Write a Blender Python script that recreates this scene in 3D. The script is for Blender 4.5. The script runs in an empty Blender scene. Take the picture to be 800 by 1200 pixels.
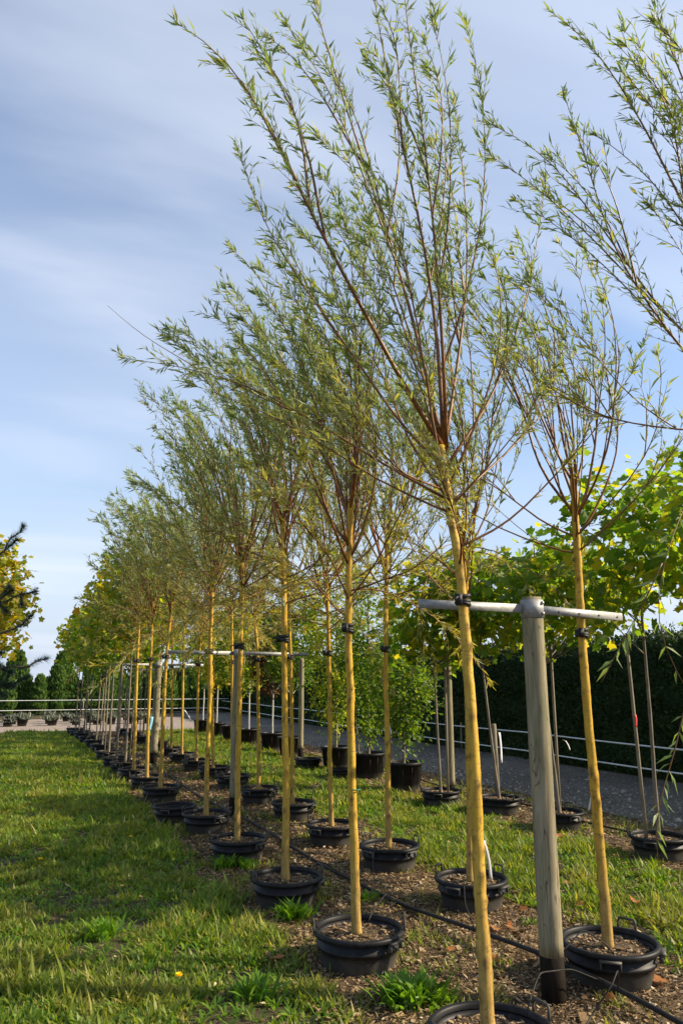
import bpy, math, random
import numpy as np
from mathutils import Vector

# ------------------------------------------------------------------ camera, sky, sun, exposure
sc = bpy.context.scene
col = sc.collection
R = math.radians
PSI, PITCH, CAM_H, FPX = R(22.5), R(12.76), 1.6, 870.0
cam_d = bpy.data.cameras.new('camera')
cam = bpy.data.objects.new('camera', cam_d)
col.objects.link(cam)
cam.location = (0, 0, CAM_H)
cam.rotation_euler = (R(90) + PITCH, 0, -PSI)
cam_d.sensor_fit = 'VERTICAL'
cam_d.sensor_height = 36.0
cam_d.sensor_width = 24.0
cam_d.lens = FPX / 1200 * 36
cam_d.clip_start = 0.05
cam_d.clip_end = 3000
sc.camera = cam

SUN_EL, SUN_AZ = R(31), R(114)          # azimuth clockwise from +Y
world = bpy.data.worlds.new('World')
sc.world = world
world.use_nodes = True
nt = world.node_tree
nt.nodes.clear()


def N(t, kind, **kw):
    n = t.nodes.new(kind)
    for k, v in kw.items():
        setattr(n, k, v)
    return n


def setv(n, **kw):
    for k, v in kw.items():
        n.inputs[k.replace('_', ' ')].default_value = v


out = N(nt, 'ShaderNodeOutputWorld')
bg = N(nt, 'ShaderNodeBackground')
bg.inputs['Strength'].default_value = 0.13
sky = N(nt, 'ShaderNodeTexSky', sky_type='NISHITA', sun_disc=False)
sky.sun_elevation = SUN_EL
sky.sun_rotation = SUN_AZ
sky.air_density = 1.0
sky.dust_density = 1.2
sky.ozone_density = 2.5
tc = N(nt, 'ShaderNodeTexCoord')
sep = N(nt, 'ShaderNodeSeparateXYZ')
nt.links.new(tc.outputs['Generated'], sep.inputs[0])
den = N(nt, 'ShaderNodeMath', operation='ADD')
nt.links.new(sep.outputs['Z'], den.inputs[0])
den.inputs[1].default_value = 0.16
comb = N(nt, 'ShaderNodeCombineXYZ')
for ax in ('X', 'Y'):
    dv = N(nt, 'ShaderNodeMath', operation='DIVIDE')
    nt.links.new(sep.outputs[ax], dv.inputs[0])
    nt.links.new(den.outputs[0], dv.inputs[1])
    nt.links.new(dv.outputs[0], comb.inputs[ax])
def sky_noise(rot, scale, loc, nscale, detail, rough, dist):
    mp = N(nt, 'ShaderNodeMapping')
    mp.inputs['Location'].default_value = loc
    mp.inputs['Rotation'].default_value = (0, 0, R(rot))
    mp.inputs['Scale'].default_value = scale
    nt.links.new(comb.outputs[0], mp.inputs[0])
    nz = N(nt, 'ShaderNodeTexNoise')
    setv(nz, Scale=nscale, Detail=detail, Roughness=rough, Distortion=dist)
    nt.links.new(mp.outputs[0], nz.inputs['Vector'])
    return nz.outputs[0]


def sky_ramp(src, p0, v0, p1, v1):
    r_ = N(nt, 'ShaderNodeValToRGB')
    r_.color_ramp.interpolation = 'EASE'
    r_.color_ramp.elements[0].position = p0
    r_.color_ramp.elements[0].color = (v0, v0, v0, 1)
    r_.color_ramp.elements[1].position = p1
    r_.color_ramp.elements[1].color = (v1, v1, v1, 1)
    nt.links.new(src, r_.inputs[0])
    return r_.outputs[0]


veil = sky_ramp(sky_noise(20, (.45, 1.2, 1), (3.4, .2, 0), .8, 3, .45, .3), .35, .05, .75, .32)     # thin even veil
wisp = sky_ramp(sky_noise(-30, (.34, 1.1, 1), (.7, 2.6, 0), 1.0, 6, .46, 1.0), .48, .0, .78, .55)     # cirrus streaks
addn = N(nt, 'ShaderNodeMixRGB', blend_type='SCREEN')
addn.inputs[0].default_value = 1
nt.links.new(veil, addn.inputs[1])
nt.links.new(wisp, addn.inputs[2])
rmp = addn
hz = N(nt, 'ShaderNodeMapRange')          # paler air towards the horizon, all the way round
hz.interpolation_type = 'SMOOTHSTEP'
setv(hz, From_Min=-.02, From_Max=.42, To_Min=.9, To_Max=0)
nt.links.new(sep.outputs['Z'], hz.inputs['Value'])
mixh = N(nt, 'ShaderNodeMixRGB')
nt.links.new(hz.outputs[0], mixh.inputs[0])
nt.links.new(sky.outputs[0], mixh.inputs[1])
mixh.inputs[2].default_value = (2.75, 3.2, 4.0, 1)
mixc = N(nt, 'ShaderNodeMixRGB')
nt.links.new(rmp.outputs[0], mixc.inputs[0])
nt.links.new(mixh.outputs[0], mixc.inputs[1])
mixc.inputs[2].default_value = (4.3, 4.6, 5.2, 1)
nt.links.new(mixc.outputs[0], bg.inputs['Color'])
nt.links.new(bg.outputs[0], out.inputs['Surface'])

sun_d = bpy.data.lights.new('sun', 'SUN')
sun_d.energy = 5.0
sun_d.angle = R(0.53)
sun_d.color = (1.0, 0.85, 0.63)
sun = bpy.data.objects.new('sun', sun_d)
col.objects.link(sun)
sdir = Vector((math.sin(SUN_AZ) * math.cos(SUN_EL), math.cos(SUN_AZ) * math.cos(SUN_EL), math.sin(SUN_EL)))
sun.rotation_euler = sdir.to_track_quat('Z', 'Y').to_euler()
sun.location = (20, -8, 20)

sc.view_settings.view_transform = 'Standard'
sc.view_settings.look = 'None'
sc.view_settings.gamma = 1.0
sc.view_settings.exposure = 0.8
sc.view_settings.use_curve_mapping = False
sc.render.engine = 'CYCLES'
sc.cycles.max_bounces = 8
sc.cycles.transparent_max_bounces = 8
try:
    sc.cycles.sample_clamp_indirect = 6.0
except Exception:
    pass

# ------------------------------------------------------------------ numeric helpers
fw = np.array([math.sin(PSI) * math.cos(PITCH), math.cos(PSI) * math.cos(PITCH), math.sin(PITCH)])
rt = np.array([math.cos(PSI), -math.sin(PSI), 0.0])
upv = np.cross(rt, fw)
CAM = np.array([0, 0, CAM_H])
Z = np.array([0, 0, 1.0])
WIND = np.array([-0.95, 0.30, 0.0])       # the breeze and the sway of the shoots


def at(x, y, Y):
    """point at row distance Y seen at photo pixel x, y"""
    d = fw * FPX + rt * (x - 400) + upv * (600 - y)
    return CAM + d * (Y / d[1])


def on_ground(x, y, z=0.0):
    d = fw * FPX + rt * (x - 400) + upv * (600 - y)
    return CAM + d * ((z - CAM_H) / d[2])


def nrm(v):
    return v / np.maximum(np.linalg.norm(v, axis=-1, keepdims=True), 1e-9)


def make_mesh(name, V, faces, mats, smooth=False, mat_index=None, attr=None):
    V = np.asarray(V, np.float32).reshape(-1, 3)
    if isinstance(faces, np.ndarray):
        faces = [faces]
    faces = [f for f in faces if len(f)]
    me = bpy.data.meshes.new(name)
    me.vertices.add(len(V))
    me.vertices.foreach_set('co', V.ravel())
    loops = np.concatenate([f.ravel() for f in faces]).astype(np.int32)
    sizes = np.concatenate([np.full(len(f), f.shape[1], np.int32) for f in faces])
    starts = np.concatenate([[0], np.cumsum(sizes)[:-1]]).astype(np.int32)
    me.loops.add(len(loops))
    me.loops.foreach_set('vertex_index', loops)
    me.polygons.add(len(sizes))
    me.polygons.foreach_set('loop_start', starts)
    me.polygons.foreach_set('loop_total', sizes)
    if smooth:
        me.polygons.foreach_set('use_smooth', np.ones(len(sizes), bool))
    if mat_index is not None:
        me.polygons.foreach_set('material_index', np.asarray(mat_index, np.int32))
    if attr is not None:
        a = me.attributes.new('knot', 'FLOAT', 'POINT')
        a.data.foreach_set('value', np.asarray(attr, np.float32))
    for m in (mats if isinstance(mats, (list, tuple)) else [mats]):
        me.materials.append(m)
    me.update(calc_edges=True)
    me.validate()
    return me


def obj(name, me, parent=None, loc=(0, 0, 0), rotz=0.0, kind=None):
    o = bpy.data.objects.new(name, me)
    col.objects.link(o)
    o.location = loc
    o.rotation_euler = (0, 0, rotz)
    if parent is not None:
        o.parent = parent
    if kind:
        o['kind'] = kind
    return o


def tag(o, label, cat, group=None):
    o['label'] = label
    o['category'] = cat
    if group:
        o['group'] = group
    return o


def thing(name, label, cat, loc=(0, 0, 0), rotz=0.0, group=None):
    o = obj(name, None, None, loc, rotz)
    o.empty_display_size = 0.1
    return tag(o, label, cat, group)


def copy_tree(root, loc, rotz, scale=None):
    c = root.copy()
    col.objects.link(c)
    c.location = loc
    c.rotation_euler = (0, 0, rotz)
    if scale:
        c.scale = scale
    for ch in list(root.children):
        k = ch.copy()
        col.objects.link(k)
        k.parent = c
        for g in list(ch.children):
            kk = g.copy()
            col.objects.link(kk)
            kk.parent = k
    return c


class MB:
    """collects vertices and faces of one mesh"""
    def __init__(self):
        self.V, self.Q, self.T, self.n, self.K = [], [], [], 0, []

    def add(self, V, quads=None, tris=None):
        V = np.asarray(V, float).reshape(-1, 3)
        self.V.append(V)
        if quads is not None and len(quads):
            self.Q.append(np.asarray(quads) + self.n)
        if tris is not None and len(tris):
            self.T.append(np.asarray(tris) + self.n)
        self.n += len(V)

    def build(self, name, mats, smooth=False):
        f = []
        if self.Q:
            f.append(np.concatenate(self.Q))
        if self.T:
            f.append(np.concatenate(self.T))
        return make_mesh(name, np.concatenate(self.V), f, mats, smooth)

    def box(self, c, s, rot=0.0, tilt=None):
        x, y, z = [v / 2 for v in s]
        V = np.array([[-x, -y, -z], [x, -y, -z], [x, y, -z], [-x, y, -z], [-x, -y, z], [x, -y, z], [x, y, z], [-x, y, z]])
        if tilt is not None:
            V = V @ np.asarray(tilt).T
        cr, sr = math.cos(rot), math.sin(rot)
        V = V @ np.array([[cr, sr, 0], [-sr, cr, 0], [0, 0, 1]])
        self.add(V + np.asarray(c), [[0, 3, 2, 1], [4, 5, 6, 7], [0, 1, 5, 4], [1, 2, 6, 5], [2, 3, 7, 6], [3, 0, 4, 7]])
        return self

    def tube(self, P, r, sides=8, cap=True, closed=False):
        P = np.asarray(P, float)
        n = len(P)
        r = np.broadcast_to(np.asarray(r, float), (n,))
        if closed:
            T = nrm(np.roll(P, -1, 0) - np.roll(P, 1, 0))
        else:
            T = nrm(np.gradient(P, axis=0))
        ref = np.array([0.31, 0.2, 0.93]) if abs(np.mean(T[:, 2])) < 0.8 else np.array([1.0, 0.13, 0.05])
        U = nrm(np.cross(T, ref))
        W = np.cross(T, U)
        a = np.linspace(0, 2 * np.pi, sides, endpoint=False)
        V = P[:, None] + r[:, None, None] * (np.cos(a)[None, :, None] * U[:, None] + np.sin(a)[None, :, None] * W[:, None])
        i = np.arange(n if closed else n - 1)[:, None]
        j = np.arange(sides)[None]
        i2 = (i + 1) % n
        j2 = (j + 1) % sides
        Q = np.stack([i * sides + j, i * sides + j2, i2 * sides + j2, i2 * sides + j], -1).reshape(-1, 4)
        tr = []
        if cap and not closed:
            tr += [[0, k + 1, k] for k in range(1, sides - 1)]
            b = (n - 1) * sides
            tr += [[b, b + k, b + k + 1] for k in range(1, sides - 1)]
        self.add(V.reshape(-1, 3), Q, tr)
        return self

    def lathe(self, prof, sides=32, c=(0, 0, 0)):
        prof = np.asarray(prof, float)
        n = len(prof)
        a = np.linspace(0, 2 * np.pi, sides, endpoint=False)
        V = np.stack([prof[:, None, 0] * np.cos(a), prof[:, None, 0] * np.sin(a), np.broadcast_to(prof[:, None, 1], (n, sides))], -1)
        i = np.arange(n - 1)[:, None]
        j = np.arange(sides)[None]
        j2 = (j + 1) % sides
        Q = np.stack([i * sides + j, i * sides + j2, (i + 1) * sides + j2, (i + 1) * sides + j], -1).reshape(-1, 4)
        self.add(V.reshape(-1, 3) + np.asarray(c), Q)
        return self


def batch_tubes(P, Rr, sides=3):
    """P (T,n,3) polylines, Rr (T,n) radii"""
    Tn, n, _ = P.shape
    T = nrm(np.gradient(P, axis=1))
    ref = np.array([0.37, 0.61, 0.70])
    U = nrm(np.cross(T, ref))
    W = np.cross(T, U)
    a = np.linspace(0, 2 * np.pi, sides, endpoint=False)
    V = P[:, :, None] + Rr[:, :, None, None] * (np.cos(a)[:, None] * U[:, :, None] + np.sin(a)[:, None] * W[:, :, None])
    t = np.arange(Tn)[:, None, None] * n * sides
    i = np.arange(n - 1)[None, :, None]
    j = np.arange(sides)[None, None]
    j2 = (j + 1) % sides
    Q = np.stack([t + i * sides + j, t + i * sides + j2, t + (i + 1) * sides + j2, t + (i + 1) * sides + j], -1).reshape(-1, 4)
    return V.reshape(-1, 3), Q


def stamp(tv, tf, pos, D, Nn, scale, width=None):
    """copies of a template (y along D, z along Nn) at pos"""
    D = nrm(D)
    S = nrm(np.cross(D, Nn))
    Nn = np.cross(S, D)
    sx = scale if width is None else width
    V = pos[:, None] + (tv[None, :, 0:1] * S[:, None]) * np.reshape(sx, (-1, 1, 1)) \
        + (tv[None, :, 1:2] * D[:, None] + tv[None, :, 2:3] * Nn[:, None]) * np.reshape(scale, (-1, 1, 1))
    F = tf[None] + (np.arange(len(pos)) * len(tv))[:, None, None]
    return V.reshape(-1, 3), F.reshape(-1, tf.shape[1])


def rand_unit(rng, n):
    return nrm(rng.normal(size=(n, 3)))


WL_V = np.array([[0, 0, 0], [-.075, .38, .035], [.075, .38, .035], [0, 1, -.12], [0, .4, 0]])
WL_F = np.array([[0, 4, 1], [0, 2, 4], [4, 3, 1], [4, 2, 3]])
OV_V = np.array([[0, 0, 0], [-.24, .35, .06], [.24, .35, .06], [-.2, .72, .03], [.2, .72, .03], [0, 1, -.1], [0, .5, -.02]])
OV_F = np.array([[0, 6, 1], [0, 2, 6], [6, 3, 1], [6, 2, 4], [6, 5, 3], [6, 4, 5]])
# five-lobed leaf
_o = [(0, 0), (.20, -.06), (.50, .02), (.36, .22), (.62, .48), (.52, .60), (.30, .58), (.22, .78), (0, 1.0)]
_o = _o + [(-x, y) for x, y in _o[-2:0:-1]]
ML_V = np.array([[x, y, .10 * abs(x) - .12 * y * y] for x, y in _o] + [[0, .42, .0]])
_k = len(_o)
ML_F = np.array([[_k, i, (i + 1) % _k] for i in range(_k)])


# ------------------------------------------------------------------ materials
def mat(name):
    m = bpy.data.materials.new(name)
    m.use_nodes = True
    t = m.node_tree
    p = t.nodes['Principled BSDF']
    return m, t, p


def ramp(t, fac, stops):
    r = N(t, 'ShaderNodeValToRGB')
    e = r.color_ramp.elements
    while len(e) < len(stops):
        e.new(0.5)
    for k, (pos, c) in enumerate(stops):
        e[k].position = pos
        e[k].color = (*c, 1)
    t.links.new(fac, r.inputs[0])
    return r.outputs[0]


def noise(t, scale, detail=4, rough=.55, vec=None, dist=0.0):
    n = N(t, 'ShaderNodeTexNoise')
    setv(n, Scale=scale, Detail=detail, Roughness=rough, Distortion=dist)
    if vec is not None:
        t.links.new(vec, n.inputs['Vector'])
    return n.outputs[0]


def coords(t, scale=(1, 1, 1), which='Object'):
    c = N(t, 'ShaderNodeTexCoord')
    m = N(t, 'ShaderNodeMapping')
    m.inputs['Scale'].default_value = scale
    t.links.new(c.outputs[which], m.inputs[0])
    return m.outputs[0]


def bump(t, p, h, strength=.3, dist=.01):
    b = N(t, 'ShaderNodeBump')
    setv(b, Strength=strength, Distance=dist)
    t.links.new(h, b.inputs['Height'])
    t.links.new(b.outputs[0], p.inputs['Normal'])


def mixrgb(t, fac, a, b, typ='MIX'):
    m = N(t, 'ShaderNodeMixRGB', blend_type=typ)
    for i, v in enumerate((fac, a, b)):
        if isinstance(v, (int, float)):
            m.inputs[i].default_value = v
        elif isinstance(v, tuple):
            m.inputs[i].default_value = (*v, 1)
        else:
            t.links.new(v, m.inputs[i])
    return m.outputs[0]


def simple(name, stops, scale=6, rough=.6, bmp=.2, bdist=.004, stretch=(1, 1, 1), metallic=0, which='Object', spec=.4):
    m, t, p = mat(name)
    v = coords(t, stretch, which)
    f = noise(t, scale, 6, .6, v)
    t.links.new(ramp(t, f, stops), p.inputs['Base Color'])
    p.inputs['Roughness'].default_value = rough
    p.inputs['Metallic'].default_value = metallic
    p.inputs['Specular IOR Level'].default_value = spec
    if bmp:
        bump(t, p, noise(t, scale * 5, 5, .6, v), bmp, bdist)
    return m


def leaf_mat(name, stops, under=None, trans=.45, rough=.5, tint=(1.0, 1.0, .55), spec=.25, inner=None, patch=None):
    """per-leaf colour from the island, paler underside, light shining through"""
    m, t, p = mat(name)
    g = N(t, 'ShaderNodeNewGeometry')
    c = ramp(t, g.outputs['Random Per Island'], stops)
    if inner:                      # leaf colour blends to yellow low in the crown
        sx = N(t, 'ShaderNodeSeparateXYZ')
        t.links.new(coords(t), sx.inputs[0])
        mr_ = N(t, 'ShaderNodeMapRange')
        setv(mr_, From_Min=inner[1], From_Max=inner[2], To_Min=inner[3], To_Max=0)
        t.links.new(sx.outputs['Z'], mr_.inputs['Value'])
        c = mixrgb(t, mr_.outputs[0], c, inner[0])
    if patch:                      # drier patches of turf
        c = mixrgb(t, ramp(t, noise(t, patch[1], 5, .6, coords(t)), [(.42, (0, 0, 0)), (.68, (.62, .62, .62))]), c, patch[0])
    top = c
    if under:
        c = mixrgb(t, g.outputs['Backfacing'], c, under)
    t.links.new(c, p.inputs['Base Color'])
    p.inputs['Roughness'].default_value = rough
    p.inputs['Specular IOR Level'].default_value = spec
    tr = N(t, 'ShaderNodeBsdfTranslucent')
    tcol = mixrgb(t, 1.0, top, tuple(2.0 * x for x in tint), 'MULTIPLY')
    t.links.new(tcol, tr.inputs['Color'])
    mx = N(t, 'ShaderNodeMixShader')
    mx.inputs[0].default_value = trans
    t.links.new(p.outputs[0], mx.inputs[1])
    t.links.new(tr.outputs[0], mx.inputs[2])
    t.links.new(mx.outputs[0], t.nodes['Material Output'].inputs['Surface'])
    return m


M = {}
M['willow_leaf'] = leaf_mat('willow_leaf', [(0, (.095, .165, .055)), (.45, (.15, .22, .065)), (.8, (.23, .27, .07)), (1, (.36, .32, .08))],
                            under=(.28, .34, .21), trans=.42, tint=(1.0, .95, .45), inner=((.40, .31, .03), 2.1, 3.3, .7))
M['willow_leaf_single'] = leaf_mat('willow_leaf_single', [(0, (.11, .18, .05)), (1, (.17, .23, .055))], under=(.24, .30, .15), trans=.42, tint=(1.0, .95, .45))
M['maple_leaf'] = leaf_mat('maple_leaf', [(0, (.07, .145, .018)), (.4, (.13, .21, .024)), (.7, (.25, .28, .028)), (1, (.42, .34, .03))],
                           trans=.55, tint=(1.0, 1.0, .3))
M['maple_yellow'] = leaf_mat('maple_yellow', [(0, (.15, .21, .025)), (.4, (.27, .27, .03)), (.9, (.42, .33, .035)), (1, (.42, .22, .035))],
                             trans=.5, tint=(1.0, .97, .3))
M['shrub_leaf'] = leaf_mat('shrub_leaf', [(0, (.05, .11, .016)), (.6, (.10, .17, .022)), (1, (.19, .23, .03))], trans=.48, rough=.38, tint=(1, 1, .3))
M['red_leaf'] = leaf_mat('red_leaf', [(0, (.06, .03, .02)), (.6, (.10, .05, .025)), (1, (.08, .09, .02))], trans=.35, tint=(1, .7, .4))
M['hedge_leaf'] = leaf_mat('hedge_leaf', [(0, (.012, .03, .008)), (.6, (.025, .05, .012)), (1, (.05, .075, .018))], trans=.2, rough=.6, tint=(1, 1, .4))
M['thuja_leaf'] = leaf_mat('thuja_leaf', [(0, (.03, .075, .016)), (.6, (.06, .12, .022)), (1, (.12, .17, .03))], trans=.3, rough=.6, tint=(1, 1, .4))
M['needle'] = leaf_mat('needle', [(0, (.015, .035, .028)), (1, (.04, .07, .05))], trans=.1, rough=.5)
M['grass'] = leaf_mat('grass', [(0, (.045, .11, .012)), (.45, (.11, .19, .018)), (.78, (.20, .26, .03)), (.92, (.27, .25, .07)), (1, (.42, .34, .16))],
                      trans=.42, rough=.45, tint=(1, 1, .28), patch=((.25, .215, .055), 1.3))
M['weed'] = leaf_mat('weed', [(0, (.08, .18, .018)), (.6, (.13, .24, .025)), (1, (.19, .28, .035))], trans=.45, rough=.4, tint=(1, 1, .28))
M['fallen'] = leaf_mat('fallen', [(0, (.40, .13, .03)), (.5, (.34, .17, .06)), (1, (.45, .30, .16))], trans=.25, rough=.6, tint=(1, .8, .5))
M['chips'] = leaf_mat('chips', [(0, (.06, .036, .018)), (.4, (.15, .095, .045)), (.75, (.27, .18, .09)), (.93, (.38, .28, .16)), (1, (.52, .42, .28))], trans=.03, rough=.8)
M['stones'] = leaf_mat('stones', [(0, (.07, .065, .055)), (.6, (.19, .175, .15)), (1, (.38, .35, .31))], trans=.0, rough=.9)
M['silver_leaf'] = leaf_mat('silver_leaf', [(0, (.06, .075, .05)), (.6, (.14, .16, .12)), (1, (.30, .32, .27))], trans=.2)
M['yellow_petal'] = leaf_mat('yellow_petal', [(0, (.8, .55, .01)), (1, (.85, .65, .02))], trans=.2)

# willow bark: yellow, greyer towards the foot, dark knots
m, t, p = mat('willow_bark')
v = coords(t, (1, 1, .22))
base = ramp(t, noise(t, 26, 5, .6, v), [(.2, (.23, .135, .018)), (.45, (.44, .265, .028)), (.62, (.54, .335, .04)), (.8, (.62, .42, .08))])
geo = N(t, 'ShaderNodeTexCoord')
sp = N(t, 'ShaderNodeSeparateXYZ')
t.links.new(geo.outputs['Object'], sp.inputs[0])
mr = N(t, 'ShaderNodeMapRange')
setv(mr, From_Min=0.05, From_Max=.8, To_Min=.7, To_Max=0)
t.links.new(sp.outputs['Z'], mr.inputs['Value'])
c1 = mixrgb(t, mr.outputs[0], base, ramp(t, noise(t, 40, 5, .6, v), [(.3, (.15, .10, .045)), (.7, (.42, .29, .12))]))
spots = ramp(t, noise(t, 38, 5, .62, coords(t, (1, 1, 1.6))), [(.54, (0, 0, 0)), (.70, (.85, .85, .85))])
c2 = mixrgb(t, spots, c1, (.14, .085, .03))
at_n = N(t, 'ShaderNodeAttribute', attribute_name='knot')
c3 = mixrgb(t, at_n.outputs['Fac'], c2, (.07, .04, .02))
t.links.new(c3, p.inputs['Base Color'])
p.inputs['Roughness'].default_value = .5
p.inputs['Specular IOR Level'].default_value = .2
bump(t, p, noise(t, 70, 5, .6, v), .35, .004)
M['willow_bark'] = m
M['willow_branch'] = simple('willow_branch', [(.3, (.10, .035, .012)), (.55, (.20, .08, .016)), (.8, (.34, .16, .025))], 9, .45, .2)
M['willow_twig'] = simple('willow_twig', [(.3, (.10, .04, .016)), (.6, (.19, .085, .02)), (.85, (.33, .19, .04))], 3, .5, 0)
M['maple_bark'] = simple('maple_bark', [(.3, (.085, .07, .05)), (.7, (.24, .20, .15))], 22, .7, .4, .004, (1, 1, .25))
M['pale_bark'] = simple('pale_bark', [(.3, (.30, .28, .24)), (.7, (.58, .55, .49))], 20, .7, .3, .004, (1, 1, .4))
M['dark_bark'] = simple('dark_bark', [(.3, (.035, .025, .018)), (.7, (.10, .075, .05))], 22, .8, .4, .006, (1, 1, .3))
M['steel'] = simple('galvanised_steel', [(.3, (.22, .225, .22)), (.7, (.38, .385, .375))], 34, .6, .1, .001, (1, 1, 1), .35)
M['bolt'] = simple('bolt_steel', [(.3, (.25, .25, .25)), (.7, (.4, .4, .4))], 40, .5, .1, .001, (1, 1, 1), .8)
M['rubber'] = simple('black_rubber', [(.3, (.008, .008, .009)), (.7, (.022, .022, .023))], 30, .55, .15, .002)
M['hose'] = simple('black_hose', [(.3, (.010, .010, .010)), (.7, (.035, .032, .03))], 18, .55, .15, .001, spec=.2)
M['tag_white'] = simple('tag_white', [(.3, (.62, .63, .64)), (.7, (.78, .78, .78))], 12, .5, 0)
M['tag_grey'] = simple('tag_grey', [(.3, (.30, .31, .33)), (.7, (.55, .56, .57))], 12, .4, 0)
M['tag_red'] = simple('tag_red', [(.3, (.6, .03, .04)), (.7, (.7, .06, .06))], 12, .5, 0)
M['tag_blue'] = simple('tag_blue', [(.3, (.15, .40, .55)), (.7, (.25, .5, .6))], 12, .5, 0)
M['wire'] = simple('fence_wire', [(.3, (.62, .62, .60)), (.7, (.80, .80, .77))], 8, .5, 0)
M['green_tie'] = simple('green_tie', [(.3, (.02, .12, .06)), (.7, (.03, .16, .08))], 12, .5, 0)

# black plastic, with scattered dirt, paler grey towards the foot
m, t, p = mat('black_plastic')
v = coords(t)
b0 = ramp(t, noise(t, 9, 5, .6, v), [(.3, (.006, .006, .007)), (.7, (.016, .016, .017))])
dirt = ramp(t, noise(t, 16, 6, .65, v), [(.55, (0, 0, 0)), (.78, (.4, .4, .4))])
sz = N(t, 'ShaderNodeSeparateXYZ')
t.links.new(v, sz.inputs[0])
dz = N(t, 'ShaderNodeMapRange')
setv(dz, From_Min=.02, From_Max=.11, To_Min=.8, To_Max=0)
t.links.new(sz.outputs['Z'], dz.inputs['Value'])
low_grey = mixrgb(t, 1.0, dz.outputs[0], ramp(t, noise(t, 7, 6, .6, v), [(.3, (.35, .35, .35)), (.65, (1, 1, 1))]), 'MULTIPLY')
t.links.new(mixrgb(t, low_grey, mixrgb(t, dirt, b0, (.085, .075, .06)), (.13, .12, .10)), p.inputs['Base Color'])
p.inputs['Roughness'].default_value = .5
p.inputs['Specular IOR Level'].default_value = .22
bump(t, p, noise(t, 60, 4, .6, v), .1, .002)
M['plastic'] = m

# old timber posts with cracks
m, t, p = mat('post_wood')
v = coords(t, (1, 1, .09))
grain = noise(t, 30, 6, .62, v, 1.2)
c1 = ramp(t, grain, [(.30, (.12, .10, .062)), (.48, (.235, .20, .125)), (.70, (.33, .285, .19))])
c2 = mixrgb(t, ramp(t, noise(t, 3.2, 5, .6, coords(t, (1, 1, .5))), [(.42, (0, 0, 0)), (.72, (.75, .75, .75))]), c1, (.16, .165, .085))
vr = N(t, 'ShaderNodeTexNoise')
setv(vr, Scale=9, Detail=2, Roughness=.45, Distortion=2.2)
t.links.new(coords(t, (1, 1, .11)), vr.inputs['Vector'])
crack = ramp(t, vr.outputs[0], [(.485, (0, 0, 0)), (.497, (.8, .8, .8)), (.512, (0, 0, 0))])
c3 = mixrgb(t, crack, c2, (.05, .038, .022))
t.links.new(c3, p.inputs['Base Color'])
p.inputs['Roughness'].default_value = .78
p.inputs['Specular IOR Level'].default_value = .2
bump(t, p, grain, .4, .006)
M['post_wood'] = m
M['charred'] = simple('tarred_foot', [(.3, (.006, .005, .004)), (.7, (.022, .016, .011))], 20, .8, .4, .006, (1, 1, .3), spec=.08)
M['stake_wood'] = simple('stake_wood', [(.3, (.13, .105, .07)), (.7, (.30, .25, .17))], 18, .75, .3, .004, (1, 1, .15))
M['soil'] = simple('pot_soil', [(.25, (.03, .02, .012)), (.5, (.085, .06, .036)), (.75, (.17, .125, .08))], 30, .9, .9, .02)


def ground_mat(name, layers, rough=.9, bscale=40, bstr=.6, bdist=.02, spec=.2):
    m, t, p = mat(name)
    v = coords(t)
    c = None
    for sc_, stops in layers:
        r_ = ramp(t, noise(t, sc_, 8, .65, v), stops)
        c = r_ if c is None else mixrgb(t, .5, c, r_)
    t.links.new(c, p.inputs['Base Color'])
    p.inputs['Roughness'].default_value = rough
    p.inputs['Specular IOR Level'].default_value = spec
    bump(t, p, noise(t, bscale, 8, .7, v), bstr, bdist)
    return m


M['earth'] = ground_mat('earth', [(.6, [(.35, (.045, .042, .018)), (.65, (.085, .066, .036))]), (14, [(.3, (.03, .032, .012)), (.7, (.10, .078, .042))])])
M['mulch'] = ground_mat('mulch', [(.9, [(.35, (.085, .058, .034)), (.65, (.16, .112, .065))]), (38, [(.3, (.05, .035, .02)), (.7, (.22, .155, .09))])], bscale=70, bstr=1, bdist=.03)
M['road'] = ground_mat('road', [(.35, [(.42, (.09, .08, .062)), (.60, (.22, .195, .155))]), (26, [(.38, (.04, .035, .028)), (.62, (.32, .285, .235))])], bscale=80, bstr=1.0, bdist=.03)
M['gravel'] = ground_mat('gravel', [(.8, [(.35, (.26, .205, .165)), (.65, (.36, .295, .24))]), (30, [(.3, (.16, .125, .10)), (.7, (.48, .40, .33))])], bscale=45, bstr=1, bdist=.04)


# ------------------------------------------------------------------ the setting
def sheet(name, x0, x1, y0, y1, z, m, nx=1, ny=1, wob=0.0, seed=0):
    rng = np.random.default_rng(seed)
    xs = np.linspace(x0, x1, nx + 1)
    ys = np.linspace(y0, y1, ny + 1)
    X, Y = np.meshgrid(xs, ys, indexing='ij')
    if wob:
        for e in (0, -1):
            w = np.convolve(rng.normal(size=ny + 9), np.ones(5) / 5, 'same')[4:4 + ny + 1]
            X[e] += w * wob
    V = np.stack([X, Y, np.full_like(X, z)], -1).reshape(-1, 3)
    i = np.arange(nx)[:, None]
    j = np.arange(ny)[None]
    k = ny + 1
    Q = np.stack([i * k + j, (i + 1) * k + j, (i + 1) * k + j + 1, i * k + j + 1], -1).reshape(-1, 4)
    o = obj(name, make_mesh(name, V, Q, m), kind='structure')
    return o


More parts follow.
